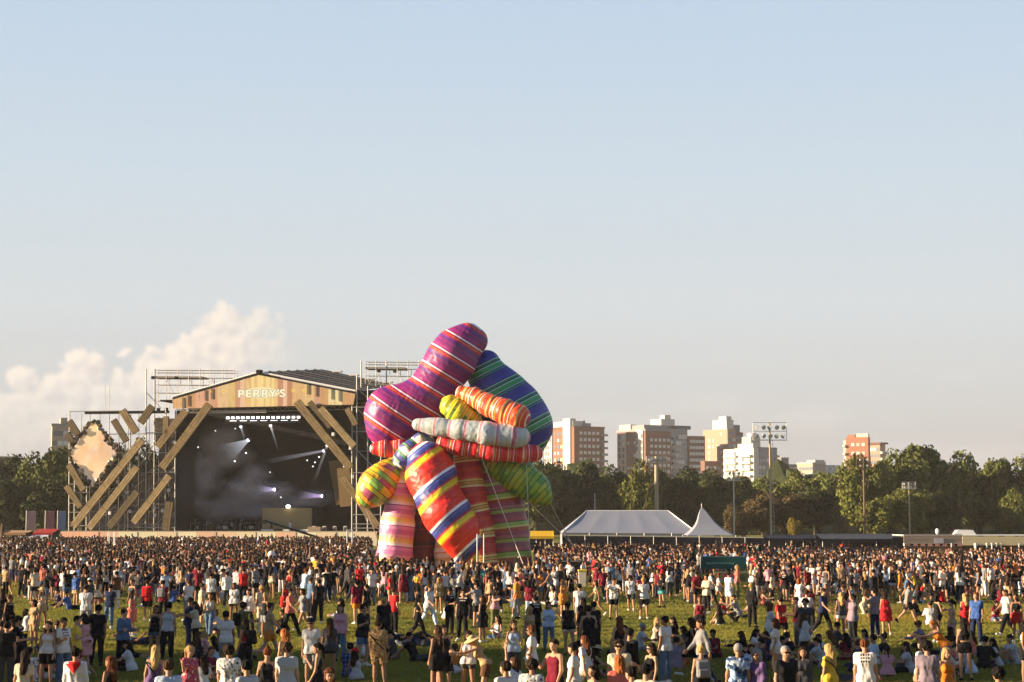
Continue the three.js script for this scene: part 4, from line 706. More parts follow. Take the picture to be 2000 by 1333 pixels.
    for (const [x, y] of [[363, 772], [374, 768], [407, 758], [420, 755], [607, 748], [623, 752], [653, 758], [667, 762]]) { part(st, 'banner_tie', rod(P(x, y + 3).setZ(0.36), P(x, y + 24).setZ(0.36), 0.06, 5), black); }
  }
  // lighting truss, lamps and their beams
  const lampOff = M({ color: [0.04, 0.04, 0.045], roughness: 0.4 });
  const lattice = (name, a, e, w, mat = steel, n = Math.round(a.distanceTo(e) / w)) => { const g = []; for (const dy of [0, w]) g.push(rod(v3(a.x, a.y + dy, a.z), v3(e.x, e.y + dy, e.z), 0.06, 5)); for (let i = 0; i < n; i++) { const p = a.clone().lerp(e, i / n), q = a.clone().lerp(e, (i + 1) / n); i % 2 ? p.y += w : q.y += w; g.push(rod(p, q, 0.03, 4)); } return part(st, name, g, mat); };
  lattice('front_truss', P(346, 806, 1), P(690, 802, 1), 0.6);
  part(st, 'truss_cover', rbox(X(520) - X(400), 0.5, 0.4, 0.05, (X(400) + X(520)) / 2, Y(804, 1), -0.8), M({ color: [0.42, 0.38, 0.36] }));
  const glow = (k, c = [1, 1, 1]) => new THREE.MeshStandardMaterial({ color: 0xffffff, emissive: new THREE.Color(...c), emissiveIntensity: k, roughness: 0.4 });
  const led = glow(1.0, [0.95, 0.95, 1]), ledWarm = glow(0.8, [1, 0.93, 0.86]);
  const bar = part(st, 'light_bar', box(X(584) - X(436), 0.2, 0.4, (X(436) + X(584)) / 2, Y(811, 3), -3.2), lampOff);
  for (let i = 0; i < 15; i++) part(bar, 'lamp_panel', rbox(0.5, 0.36, 0.14, 0.04, X(441 + i * 9.9, 3), Y(816, 3), -2.95), i < 9 ? led : ledWarm);
  for (let i = 0; i < 7; i++) part(bar, 'lamp_strip', box(1.1, 0.12, 0.1, X(452 + i * 20, 3), Y(822, 3), -2.9), glow(0.25));
  lattice('light_truss', P(436, 826, 3.5), P(584, 826, 3.5), 0.4, lampOff);
  const area = new THREE.RectAreaLight(0xeeeeff, 0.5, X(584) - X(436), 0.6); area.name = 'lamp_panel_light'; area.position.set((X(436) + X(584)) / 2, Y(819, 3), -2.7); area.rotation.x = -1.2; st.add(area);
  const smokeMat = (c, o) => new THREE.MeshStandardMaterial({ color: new THREE.Color(...c), roughness: 1, transparent: true, opacity: o });
  function spot(px, py, dz, to, len, w, tint, strength, opacity) { // a moving head lamp with the lit smoke in front of it
    const p = P(px, py, dz), q = P(to[0], to[1], dz - 0.5), d = q.clone().sub(p).normalize(), g = part(st, 'spotlight', rbox(0.5, 0.5, 0.5, 0.12, p.x, p.y, p.z), lampOff);
    part(g, 'lamp_lens', new THREE.SphereGeometry(0.24, 12, 8).translate(p.x + d.x * 0.3, p.y + d.y * 0.3, p.z + d.z * 0.3), glow(strength, tint));
    const cone = new THREE.CylinderGeometry(w, 0.16, len, 20, 10, true), cp = cone.attributes.position, col = new Float32Array(cp.count * 4);
    for (let i = 0; i < cp.count; i++) { const v = (cp.getY(i) / len + 0.5); col.set([1, 1, 1, (1 - v) ** 2.2], i * 4); }
    cone.setAttribute('color', new THREE.BufferAttribute(col, 4)); cone.applyQuaternion(new THREE.Quaternion().setFromUnitVectors(UPV, d)); cone.translate(p.x + d.x * (len / 2 + 0.3), p.y + d.y * (len / 2 + 0.3), p.z + d.z * (len / 2 + 0.3));
    const m = new THREE.MeshStandardMaterial({ color: new THREE.Color(...tint), emissive: new THREE.Color(...tint), emissiveIntensity: 0.3, transparent: true, opacity, vertexColors: true, roughness: 1 });
    part(g, 'light_beam', cone, m).castShadow = false;
    const l = new THREE.SpotLight(new THREE.Color(...tint), 30, 0, Math.atan(w / len), 0.6); l.name = 'spotlight_lamp'; l.position.copy(p).addScaledVector(d, 0.6); l.target.position.copy(q); st.add(l, l.target);
  }
  spot(483, 858, 5, [440, 884], 5.2, 2.1, [0.85, 0.9, 1], 2, 0.3);
  spot(628, 881, 6, [520, 901], 11, 0.5, [0.9, 0.85, 1], 1.0, 0.15);
  spot(623, 970, 7, [580, 968], 4.2, 0.8, [0.75, 0.6, 1], 2.5, 0.4);
  spot(529, 957, 8, [505, 956], 3, 0.8, [0.75, 0.65, 1], 4, 0.4);
  spot(632, 868, 6, [604, 950], 8, 0.3, [0.95, 0.9, 0.85], 0.6, 0.13);
  spot(520, 828, 6, [538, 884], 5, 0.12, [0.9, 0.9, 0.95], 0.6, 0.2);
  spot(462, 830, 6, [471, 856], 3, 0.12, [0.9, 0.9, 0.95], 0.6, 0.2);
  for (const [x, y, k] of [[445, 901, 3], [467, 885, 2], [609, 894, 3], [601, 904, 1.5], [597, 912, 1.2], [586, 900, 1.2], [535, 972, 1.2], [514, 923, 0.6], [375, 826, 1], [407, 841, 1], [373, 873, 1.2], [446, 837, 0.8]]) part(st, 'stage_lamp', new THREE.SphereGeometry(0.12, 10, 8).translate(...P(x, y, 9).toArray()), glow(k * 0.4));
  // drifting smoke
  { const R = rng(21), g = [];
    for (const [x, y, rx, ry] of [[400, 900, 40, 30], [380, 940, 34, 30], [440, 890, 34, 22], [470, 960, 46, 26], [430, 985, 50, 20], [520, 960, 40, 18], [400, 870, 30, 20], [560, 985, 46, 16], [480, 925, 26, 20], [600, 972, 30, 14], [365, 985, 24, 20], [455, 950, 18, 14], [475, 940, 14, 12], [400, 1005, 50, 18], [490, 1000, 50, 16], [420, 850, 40, 26], [370, 920, 26, 40]]) {
      const s = new THREE.IcosahedronGeometry(1, 5), p = s.attributes.position, o = R() * 50;
      for (let i = 0; i < p.count; i++) { const f = 1 + 0.4 * fbm(p.getX(i) * 1.6 + o, p.getY(i) * 1.6, p.getZ(i) * 1.6, 3); p.setXYZ(i, p.getX(i) * f, p.getY(i) * f, p.getZ(i) * f); }
      s.computeVertexNormals(); const c = P(x, y, 9 + R() * 4).toArray(); for (const k of [1.25, 1, 0.78, 0.56]) g.push(s.clone().scale(rx / S * k, ry / S * k, 2.4 * k).translate(...c));
    }
    const m = part(st, 'smoke', g, smokeMat([0.85, 0.81, 0.9], 0.055)); m.userData.kind = 'stuff'; m.castShadow = false; }
  // riser and what stands on the deck
  part(st, 'riser', rbox(X(603, 6) - X(505, 6), Y(993, 6) - Y(1034, 6), 4, 0.05, (X(603, 6) + X(505, 6)) / 2, (Y(993, 6) + Y(1034, 6)) / 2, -8), M({ color: [0.34, 0.26, 0.13], roughness: 0.8 }));
  part(st, 'riser_side', box(1.0, Y(992, 6) - Y(1034, 6), 4, X(607, 6), (Y(992, 6) + Y(1034, 6)) / 2, -8), black);
  part(st, 'riser_lamp', new THREE.SphereGeometry(0.36, 14, 10).scale(1, 0.8, 1).translate(...P(556, 990, 5.6).toArray()), glow(1.6, [1, 0.95, 0.85]));
  for (const [x, w] of [[519, 24], [556, 14], [592, 20]]) part(st, 'white_skirt', box(w / S, 0.42, 0.1, X(x, 3), Y(1037, 3), -3.6), M({ color: [0.75, 0.72, 0.68] }));
  { const R = rng(31); for (let i = 0; i < 18; i++) { const x = 360 + i * 7.6, p = P(x, 1041, 4 + R() * 8), h = 0.8 + R() * 1.4; p.y = deck; part(st, 'microphone_stand', [rod(p, p.clone().add(v3((R() - 0.5) * 0.3, h, 0)), 0.035, 5), new THREE.CylinderGeometry(0.25, 0.3, 0.06, 10).translate(p.x, p.y + 0.03, p.z), rod(p.clone().add(v3(0, h * 0.9, 0)), p.clone().add(v3(0.5, h + 0.1, 0.1)), 0.03, 5)], steel); if (i % 3 === 0) { const dr = part(st, 'drum', new THREE.CylinderGeometry(0.42, 0.4, 0.5, 16).translate(p.x + 0.6, deck + 0.75, p.z), M({ color: [0.4, 0.34, 0.26] })); part(dr, 'cymbal', new THREE.CylinderGeometry(0.02, 0.4, 0.06, 16).translate(p.x + 1.1, deck + 1.5, p.z), M({ color: [0.6, 0.48, 0.22], metalness: 0.8, roughness: 0.3 })); } if (i % 4 === 1) part(st, 'amplifier', rbox(1.0, 1.1, 0.6, 0.06, p.x, deck + 0.56, p.z - 1), black); } }
  for (const x of [614, 634, 654, 674]) { const p = P(x, 1041, 2); const m = part(st, 'stage_monitor', rbox(0.55, 1.0, 0.5, 0.08, p.x, deck + 0.52, p.z), M({ color: [0.5, 0.46, 0.42] })); part(m, 'grille', box(0.45, 0.6, 0.03, p.x, deck + 0.55, p.z + 0.27), lampOff); }
  part(st, 'equipment_row', rbox(X(629) - X(604), 0.9, 0.8, 0.05, (X(629) + X(604)) / 2, deck + 0.46, -1), M({ color: [0.26, 0.2, 0.14] }));
  // the skirt along the front of the deck, bay by bay
  { const cols = [[0.62, 0.36, 0.26], [0.66, 0.4, 0.3], [0.6, 0.38, 0.29], [0.62, 0.58, 0.42], [0.6, 0.56, 0.4], [0.6, 0.5, 0.36], [0.64, 0.6, 0.44], [0.6, 0.4, 0.3], [0.62, 0.46, 0.33], [0.62, 0.54, 0.38], [0.62, 0.57, 0.42], [0.63, 0.4, 0.29], [0.62, 0.58, 0.44], [0.6, 0.5, 0.36], [0.6, 0.55, 0.4], [0.6, 0.5, 0.38]], n = cols.length, x0 = X(131, -6), x1 = X(752, -6), w = (x1 - x0) / n, y = Y(1040, -6);
    cols.forEach((c, i) => part(st, 'skirt_panel', box(w - 0.06, y, 0.08, x0 + w * (i + 0.5), y / 2, 6 + (i % 2) * 0.06), M({ color: c, roughness: 0.8 })));
    part(st, 'walkway', box(x1 - x0, 0.12, 6, (x0 + x1) / 2, y + 0.06, 3), M({ color: [0.35, 0.3, 0.22] })); }

  // scaffold towers: standards, ledgers, braces
  const tube = (name, a, e, r = 0.09, mat = steel) => part(st, name, rod(a, e, r, 6), mat);
  const G0 = (x, dz = 0) => { const v = P(x, 1000, dz); v.y = 0; return v; };
  for (const [x, y, dz] of [[135, 800, 0], [170, 940, 0], [209, 990, 0], [247, 865, 0], [289, 718, 0], [297, 718, 4], [328, 796, 0], [347, 800, 0], [135, 845, 5], [247, 803, 5], [347, 800, 6], [691, 770, 0], [700, 735, 0], [721, 757, 0], [746, 757, 0], [700, 708, 4], [746, 708, 5], [812, 712, 5]]) tube('standard', G0(x, dz), P(x, y, dz), 0.1);
  for (const [x0, x1, ys] of [[289, 347, [844, 883, 922, 985, 1024, 1032]], [135, 175, [983, 1001, 962, 945]], [247, 347, [1024, 1031]], [135, 289, [846]], [693, 746, [798, 845, 925, 1006, 1024, 1032]], [135, 247, [1028]]]) for (const y of ys) tube('ledger', P(x0, y, -0.1), P(x1, y, -0.1), 0.075);
  for (const [a, e] of [[[294, 883], [330, 815]], [[290, 960], [347, 910]], [[294, 922], [345, 880]], [[252, 1040], [289, 1012]], [[295, 1040], [345, 985]], [[330, 1040], [346, 995]], [[700, 760], [746, 806]], [[700, 800], [746, 850]], [[692, 872], [746, 930]], [[716, 1008], [746, 1040]], [[690, 950], [720, 1020]], [[718, 1000], [746, 960]], [[289, 764], [318, 796]]]) tube('brace', P(...a, 0.2), P(...e, 0.2), 0.07);
  for (const [x, y] of [[153, 806], [170, 806], [190, 803], [209, 803], [228, 803], [247, 803], [268, 800], [289, 800], [308, 812], [328, 812]]) { tube('standard', G0(x, 3), P(x, y, 3), 0.045, darkSteel); }
  for (const y of [846, 883, 922, 960, 1000, 1028]) tube('ledger', P(135, y, 3), P(347, y, 3), 0.04, darkSteel);
  for (let i = 0; i < 5; i++) for (let j = 0; j < 4; j++) { const x = 135 + i * 42, y = 1028 - j * 38; tube('brace', P(i % 2 ? x : x + 42, y, 3), P(i % 2 ? x + 42 : x, y - 38, 3), 0.03, darkSteel); }
  for (const y of [790, 883, 962]) tube('ledger', P(693, y, 2), P(746, y, 2), 0.06);
  part(st, 'top_truss', beam(P(162, 803, 2), P(330, 803, 2), 0.45, 0.4), black); part(st, 'top_truss', rod(P(135, 800, 0.3), P(247, 800, 0.3), 0.08, 6), steel);
  // dark cloths that close the towers behind the boards
  part(st, 'tower_cloth', box(X(345) - X(290), Y(850) - Y(1040), 0.2, (X(345) + X(290)) / 2, (Y(850) + Y(1040)) / 2, -5), blackCloth);
  part(st, 'tower_cloth', box(X(290) - X(215), Y(920) - Y(1040), 0.2, (X(290) + X(215)) / 2, (Y(920) + Y(1040)) / 2, -5), blackCloth);
  part(st, 'tower_cloth', box(X(215) - X(140), Y(985) - Y(1040), 0.2, (X(215) + X(140)) / 2, (Y(985) + Y(1040)) / 2, -5), blackCloth);
  part(st, 'tower_cloth', box(X(760) - X(690), Y(768) - Y(1040), 0.2, (X(760) + X(690)) / 2, (Y(768) + Y(1040)) / 2, -4), blackCloth);
  part(st, 'tower_cloth', box(X(347) - X(300), Y(812) - Y(850), 0.2, (X(347) + X(300)) / 2, (Y(812) + Y(850)) / 2, -6), M({ color: [0.1, 0.085, 0.065] }));
  // board clad beams
  const boards = [[145, 1029, 284, 857, 14, 0], [177, 1034, 274, 911, 13, 0], [218, 1031, 275, 960, 13, 2], [266, 1022, 338, 929, 13, 0], [323, 914, 417, 789, 15, 1], [315, 872, 371, 801, 14, 1], [280, 824, 304, 791, 14, 2], [244, 799, 272, 843, 14, 1], [227, 818, 253, 861, 12, 2], [137, 819, 155, 847, 12, 2], [133, 844, 143, 861, 10, 2], [137, 906, 167, 957, 12, 1], [131, 948, 160, 991, 11, 1], [339, 980, 331, 1036, 15, 2], [332, 812, 331, 846, 10, 1],
    [587, 786, 691, 916, 15, 1], [633, 798, 698, 874, 13, 0], [674, 932, 743, 1029, 13, 1], [612, 787, 652, 836, 10, 2], [684, 800, 701, 832, 10, 1]];
  boards.forEach(([x0, y0, x1, y1, w, k], i) => {
    const a = P(x0, y0, -1.2 - (i % 3) * 0.15), e = P(x1, y1, -1.2 - (i % 3) * 0.15), g = beam(a, e, w / S, 0.5), uv = g.attributes.uv, L = a.distanceTo(e);
    for (let q = 0; q < uv.count; q++) uv.setXY(q, uv.getX(q), uv.getY(q) * L / 8);
    const m = part(st, 'board_beam', g, wood[k]);
    const d = e.clone().sub(a); for (let q = 0; q < 2; q++) { const p = a.clone().addScaledVector(d, 0.25 + q * 0.5); part(m, 'clamp', box(0.25, 0.25, 0.9, p.x, p.y, p.z - 0.5), steel); }
  });
  // white lamps hung behind the boards
  for (const [x, y] of [[269.5, 894], [230.5, 941], [250, 962], [215.5, 1003], [256, 999.5], [304, 993], [332.5, 957.5], [320.5, 998], [244, 888.5], [343, 863], [362, 849], [305, 1007], [654, 850], [687, 877], [676, 911], [691, 932]]) { const p = P(x, y, 0.6), h = part(st, 'stage_lamp', rbox(0.45, 0.55, 0.5, 0.08, p.x, p.y, p.z), M({ color: [0.8, 0.8, 0.82], roughness: 0.3 })); h.rotation.z = 0; part(h, 'yoke', [box(0.06, 0.7, 0.06, p.x - 0.3, p.y, p.z - 0.1), box(0.06, 0.7, 0.06, p.x + 0.3, p.y, p.z - 0.1)], black); }
  // the diamond screen with its fringe of ornaments
  { const c = P(185.5, 884, -0.8), hw = 46 / S, hh = 65 / S, tex = dataTex(128, 128, (u, v) => { const n = fbm(u * 4, v * 4, 8, 4), m = fbm(u * 9 + 4, v * 7, 2, 3); const y = v; return [clamp(205 + n * 30 - (1 - y) * 12, 0, 255), clamp(172 + n * 22 + m * 14 - (1 - y) * 6, 0, 255), clamp(132 + m * 36 + (1 - y) * 14, 0, 255)]; });
    const sh = new THREE.Shape(); sh.moveTo(0, hh); sh.lineTo(hw, 0); sh.lineTo(0, -hh); sh.lineTo(-hw, 0); sh.closePath();
    const g = new THREE.ExtrudeGeometry(sh, { depth: 0.3, bevelEnabled: true, bevelSize: 0.05, bevelThickness: 0.05, bevelSegments: 1 }), uv = g.attributes.uv, p = g.attributes.position; for (let i = 0; i < p.count; i++) uv.setXY(i, p.getX(i) / hw / 2 + 0.5, p.getY(i) / hh / 2 + 0.5);
    const screen = part(st, 'diamond_screen', g, new THREE.MeshStandardMaterial({ map: tex, emissive: 0xffffff, emissiveMap: tex, emissiveIntensity: 0.09, roughness: 0.5 })); screen.position.copy(c);
    const R = rng(77), ex = [M({ color: [0.05, 0.04, 0.03] }), M({ color: [0.14, 0.10, 0.06] }), M({ color: [0.3, 0.26, 0.22], roughness: 0.4 })];
    for (const [sx, sy] of [[1, 1], [1, -1], [-1, 1], [-1, -1]]) for (let i = 0; i < 18; i++) { const u = (i + 0.3 + R() * 0.4) / 18, o = -0.1 + R() * 0.95; part(screen, 'fringe_ornament', box(0.35 + R() * 0.5, 0.3 + R() * 0.35, 0.3 + R() * 0.3, sx * (hw * u + o * 0.7), sy * (hh * (1 - u) + o * 0.5), 0.05 + R() * 0.4, R(), R(), R() * 3), ex[Math.floor(R() * 3)]); }
    part(st, 'screen_frame', [rod(P(185, 820, 0), P(235, 886, 0), 0.12, 6), rod(P(185, 820, 0), P(136, 886, 0), 0.12, 6), rod(P(185, 950, 0), P(235, 886, 0), 0.12, 6), rod(P(185, 950, 0), P(136, 886, 0), 0.12, 6)], steel); }
  // the open platforms high behind the roof
  function platform(x0, x1, yTop, yDeck, dz, n) {
    const g = [], h = [];
    for (let i = 0; i <= n; i++) { const x = lerp(x0, x1, i / n); g.push(rod(P(x, yTop, dz), P(x, yDeck + 60, dz), 0.06, 5), rod(P(x, yTop + 2, dz + 3), P(x, yDeck + 60, dz + 3), 0.05, 5)); }
    for (const y of [yTop + 2, yTop + 7, yDeck, yDeck + 14, yDeck + 30, yDeck + 46]) { h.push(rod(P(x0, y, dz), P(x1, y + 3, dz), 0.05, 5), rod(P(x0, y + 1, dz + 3), P(x1, y + 4, dz + 3), 0.04, 5)); }
    for (let i = 0; i < n; i++) { const a = lerp(x0, x1, i / n), e = lerp(x0, x1, (i + 1) / n); h.push(rod(P(i % 2 ? a : e, yDeck + 2, dz), P(i % 2 ? e : a, yDeck + 46, dz), 0.04, 5)); }
    part(st, 'platform_post', g, steel); part(st, 'platform_rail', h, steel);
    part(st, 'platform_deck', beam(P(x0, yDeck, dz + 1.5), P(lerp(x0, x1, 0.62), yDeck + 2, dz + 1.5), 0.3, 3), M({ color: [0.2, 0.17, 0.13] }));
  }
  platform(290, 446, 718, 735, 8, 7); platform(700, 822, 708, 723, 8, 6);
  for (const [x, y] of [[311, 798], [327, 798], [300, 735], [346, 736], [740, 728], [770, 729]]) part(st, 'work_lamp', rbox(0.5, 0.5, 0.5, 0.12, ...P(x, y, 1).toArray()), black);
  for (const [x, y] of [[199, 745], [208, 752]]) tube('antenna', P(x, 803, 3), P(x + 1, y, 3), 0.04);
  // speaker clusters hung beside the opening
  for (let i = 0; i < 8; i++) { const p = P(313 + i * 0.4, 818 + i * 7, 1.5); part(st, 'line_array_speaker', rbox(1.5, 0.52, 0.9, 0.06, p.x, p.y, p.z), M({ color: [0.07, 0.055, 0.04] })); }
  for (let i = 0; i < 8; i++) { const p = P(712 - i * 0.4, 806 + i * 7, 1.5); part(st, 'line_array_speaker', rbox(1.5, 0.52, 0.9, 0.06, p.x, p.y, p.z), M({ color: [0.05, 0.04, 0.034] })); }

  st.rotation.y = -10 * Math.PI / 180; st.scale.x = 1.045; st.position.x -= 0.45;
  // camera crane in front
  { const d = 262, base = onGround(668, d), c = thing('camera_crane', 'dark camera crane arm slanting across the front of the stage', 'camera crane', base), Q = (x, y, dz = 0) => at(x, y, d + dz).sub(base); part(c, 'arm', beam(Q(517, 1018), Q(642, 1057), 0.3, 0.35), black); part(c, 'mount', rod(v3(0, 0, 0), Q(664, 1062), 0.16, 8), black); part(c, 'counterweight', rbox(1.2, 0.7, 0.6, 0.06, ...Q(660, 1062).toArray()), black); part(c, 'camera_head', rbox(0.7, 0.6, 0.6, 0.08, ...Q(516, 1020).toArray()), black); part(c, 'arm_stay', rod(Q(520, 1016), Q(600, 1041), 0.05, 5), steel); }
}
// ================================================================ people
const POSES = { // arms and legs: [forward, outward, bend, outward of the lower part]; lean forward; head [turn, nod]
  stand: { la: [0.02, 0.16, 0.22, 0.06], ra: [-0.02, 0.15, 0.28, 0.05], ll: [0.02, 0.06, 0.04, 0.05], rl: [0.0, 0.07, 0.03, 0.06], head: [0.1, 0.05] },
  easy: { la: [0.05, 0.18, 0.3, 0.02], ra: [0.2, 0.2, 1.75, -0.25], ll: [0.16, 0.1, 0.3, 0.08], rl: [-0.02, 0.05, 0.02, 0.04], side: 0.05, head: [-0.35, 0.12] },
  fold: { la: [0.25, 0.2, 1.35, -0.7], ra: [0.25, 0.2, 1.45, -0.7], ll: [0.05, 0.1, 0.08, 0.09], rl: [0.0, 0.06, 0.02, 0.06], head: [0.25, 0.2] },
  walk: { la: [-0.4, 0.12, 0.25, 0.05], ra: [0.38, 0.12, 0.45, 0.0], ll: [0.45, 0.04, 0.12, 0.03], rl: [-0.28, 0.04, 0.42, 0.03], lean: 0.05, head: [0.0, 0.08] },
  stride: { la: [0.42, 0.14, 0.5, 0.0], ra: [-0.38, 0.14, 0.25, 0.05], ll: [-0.3, 0.05, 0.5, 0.03], rl: [0.42, 0.05, 0.08, 0.04], lean: 0.06, head: [-0.3, 0.05] },
  face: { la: [0.1, 0.16, 0.4, 0.0], ra: [0.55, 0.3, 2.05, -0.55], ll: [0.1, 0.08, 0.2, 0.06], rl: [0.0, 0.06, 0.02, 0.06], head: [0.3, 0.1] },
  hips: { la: [-0.2, 0.75, 0.75, -0.75], ra: [-0.2, 0.75, 0.75, -0.75], ll: [0.04, 0.1, 0.05, 0.1], rl: [0.0, 0.12, 0.02, 0.1], head: [-0.1, 0.0] },
  wave: { la: [2.6, 0.25, 0.35, 0.1], ra: [0.05, 0.18, 0.3, 0.05], ll: [0.03, 0.08, 0.05, 0.07], rl: [0.0, 0.08, 0.02, 0.07], head: [0.1, -0.15] },
  cheer: { la: [2.75, 0.35, 0.3, 0.2], ra: [2.6, 0.4, 0.5, 0.1], ll: [0.05, 0.1, 0.1, 0.09], rl: [0.0, 0.1, 0.03, 0.08], head: [0.0, -0.2] },
  hug: { la: [0.9, 0.85, 0.5, 0.3], ra: [0.7, 0.6, 1.0, -0.2], ll: [0.05, 0.08, 0.06, 0.07], rl: [0.1, 0.06, 0.2, 0.05], lean: 0.08, head: [0.5, 0.25] },
  bend: { la: [0.9, 0.15, 0.2, 0.05], ra: [0.7, 0.2, 0.7, -0.2], ll: [0.2, 0.08, 0.35, 0.06], rl: [0.05, 0.08, 0.15, 0.06], lean: 0.62, head: [0.3, 0.3] },
  sitk: { la: [0.85, 0.25, 0.5, -0.35], ra: [0.85, 0.25, 0.55, -0.35], ll: [2.2, 0.16, 2.35, 0.1], rl: [2.15, 0.2, 2.3, 0.12], lean: 0.25, head: [0.2, 0.1], root: 0.12 },
  sitl: { la: [-0.75, 0.3, 0.15, 0.25], ra: [-0.7, 0.35, 0.1, 0.3], ll: [1.55, 0.15, 0.12, 0.12], rl: [1.75, 0.2, 0.75, 0.15], lean: -0.35, head: [-0.3, 0.3], root: 0.12 },
  sitx: { la: [0.5, 0.3, 0.9, -0.5], ra: [0.5, 0.3, 1.1, -0.5], ll: [1.42, 0.85, 1.35, -1.15], rl: [1.4, 0.85, 1.3, -1.15], lean: 0.22, head: [0.4, 0.2], root: 0.12 },
  sits: { la: [0.3, 0.35, 0.6, 0.1], ra: [0.75, 0.2, 0.9, -0.3], ll: [2.0, 0.1, 2.1, 0.3], rl: [1.5, 0.6, 1.5, -0.9], lean: 0.05, side: 0.08, head: [-0.5, 0.05], root: 0.12 },
  crouch: { la: [0.9, 0.2, 0.7, -0.2], ra: [0.9, 0.2, 0.9, -0.3], ll: [1.7, 0.2, 2.4, 0.1], rl: [0.35, 0.1, 1.8, 0.08], lean: 0.3, head: [0.1, 0.1], root: 0.42 },
  lie: { la: [2.4, 0.5, 0.9, 0.2], ra: [0.2, 0.3, 0.6, 0.1], ll: [0.5, 0.1, 0.8, 0.08], rl: [0.1, 0.1, 0.1, 0.1], head: [0.4, 0.3], root: 0.13, flat: true },
};
const POSE_WORDS = { stand: 'standing', easy: 'standing with one forearm raised', fold: 'standing with hands together', walk: 'walking', stride: 'striding', face: 'standing with a hand at the face', hips: 'standing with hands on hips', wave: 'raising one arm', cheer: 'raising both arms', hug: 'reaching an arm out', bend: 'bending forward', sitk: 'sitting with knees up', sitl: 'sitting leaning back', sitx: 'sitting cross-legged', sits: 'sitting sideways', crouch: 'crouching', lie: 'lying down' };
const rigs = new Map();
function rig(poseName, sex) {
  const key = poseName + sex; if (rigs.has(key)) return rigs.get(key);
  const p = POSES[poseName], f = sex === 'f', lean = p.lean ?? 0, side = p.side ?? 0;
  const T = new THREE.Matrix4().makeRotationX(lean).premultiply(new THREE.Matrix4().makeRotationZ(-side));
  const up = v3(0, 1, 0).applyMatrix4(T), rt = v3(1, 0, 0).applyMatrix4(T), fw = v3(0, 0, 1).applyMatrix4(T);
  const limb = (a, s, g) => v3(g * Math.sin(s) * Math.cos(a), -Math.cos(s) * Math.cos(a), Math.sin(a));
  const J = { pelvis: v3(0, 0, 0) }, sw = f ? 0.142 : 0.165;
  J.chest = up.clone().multiplyScalar(0.34); J.neck = up.clone().multiplyScalar(0.5).addScaledVector(fw, -0.005);
  const HM = new THREE.Matrix4().makeRotationFromEuler(new THREE.Euler(p.head[1] + lean * 0.25, p.head[0], 0, 'YXZ'));
  J.head = J.neck.clone().addScaledVector(up, 0.07).add(v3(0, 0.085, 0.025));
  for (const [g, n] of [[1, 'l'], [-1, 'r']]) {
    const a = p[n + 'a'], l = p[n + 'l'];
    J[n + 'sh'] = up.clone().multiplyScalar(0.452).addScaledVector(rt, g * sw);
    const ua = limb(a[0] + lean * 0.6, a[1], g), fa = limb(a[0] + lean * 0.6 + a[2], a[3], g);
    J[n + 'el'] = J[n + 'sh'].clone().addScaledVector(ua, 0.285); J[n + 'wr'] = J[n + 'el'].clone().addScaledVector(fa, 0.245); J[n + 'fa'] = fa;
    J[n + 'hip'] = v3(g * 0.088, -0.02, 0);
    const th = limb(l[0], l[1], g), sh = limb(l[0] - l[2], l[3], g), ft = limb(l[0] - l[2] + (p.flat ? 1.0 : 1.5), 0.15 * g * g, g);
    J[n + 'kn'] = J[n + 'hip'].clone().addScaledVector(th, 0.43); J[n + 'an'] = J[n + 'kn'].clone().addScaledVector(sh, 0.415); J[n + 'th'] = th; J[n + 'shn'] = sh;
    ft.x += g * 0.12; ft.normalize(); J[n + 'toe'] = J[n + 'an'].clone().addScaledVector(sh, 0.05).addScaledVector(ft, 0.15); J[n + 'heel'] = J[n + 'an'].clone().addScaledVector(sh, 0.045).addScaledVector(ft, -0.045);
  }
  let shift;
  if (p.flat) { const Q = new THREE.Matrix4().makeRotationX(-Math.PI / 2 + 0.08); for (const k in J) J[k].applyMatrix4(Q); HM.premultiply(Q); up.applyMatrix4(Q); rt.applyMatrix4(Q); fw.applyMatrix4(Q); shift = p.root; }
  else shift = p.root ?? -Math.min(J.lan.y, J.ran.y) + 0.09;
  for (const k in J) if (!['lfa', 'rfa', 'lth', 'rth', 'lshn', 'rshn'].includes(k)) J[k].y += shift;
  const mid = (a, b, t) => J[a].clone().lerp(J[b], t), across = (c, w, r) => bone(c.clone().addScaledVector(rt, w), c.clone().addScaledVector(rt, -w), r);
  const at_ = (h, z = 0) => J.pelvis.clone().addScaledVector(up, h).addScaledVector(fw, z);
  const torso = [across(at_(0.0), f ? 0.068 : 0.056, f ? 0.105 : 0.1), across(at_(0.17, 0.005), f ? 0.03 : 0.048, f ? 0.086 : 0.097), across(at_(0.33), f ? 0.05 : 0.066, f ? 0.094 : 0.106), across(at_(0.435, -0.008), f ? 0.08 : 0.1, f ? 0.058 : 0.066)];
  if (f) for (const g of [1, -1]) torso.push(bone(at_(0.32, 0.065).addScaledVector(rt, g * 0.062), at_(0.31, 0.075).addScaledVector(rt, g * 0.065), 0.056, 0.052));
  const arm = (n) => [bone(J[n + 'sh'], J[n + 'el'], f ? 0.042 : 0.048, f ? 0.033 : 0.038), bone(J[n + 'el'], J[n + 'wr'], f ? 0.035 : 0.04, 0.025)];
  const legB = (n) => [bone(J[n + 'hip'], J[n + 'kn'], f ? 0.092 : 0.088, 0.054), bone(J[n + 'kn'], J[n + 'an'], 0.052, 0.034), bone(mid(n + 'kn', n + 'an', 0.18).addScaledVector(fw, -0.012), mid(n + 'kn', n + 'an', 0.5).addScaledVector(fw, -0.01), 0.05, 0.046)];
  const foot = (n) => [bone(J[n + 'heel'], J[n + 'toe'], 0.036, 0.03), bone(J[n + 'an'], J[n + 'heel'], 0.034, 0.034)];
  const M4 = HM.clone().setPosition(J.head);
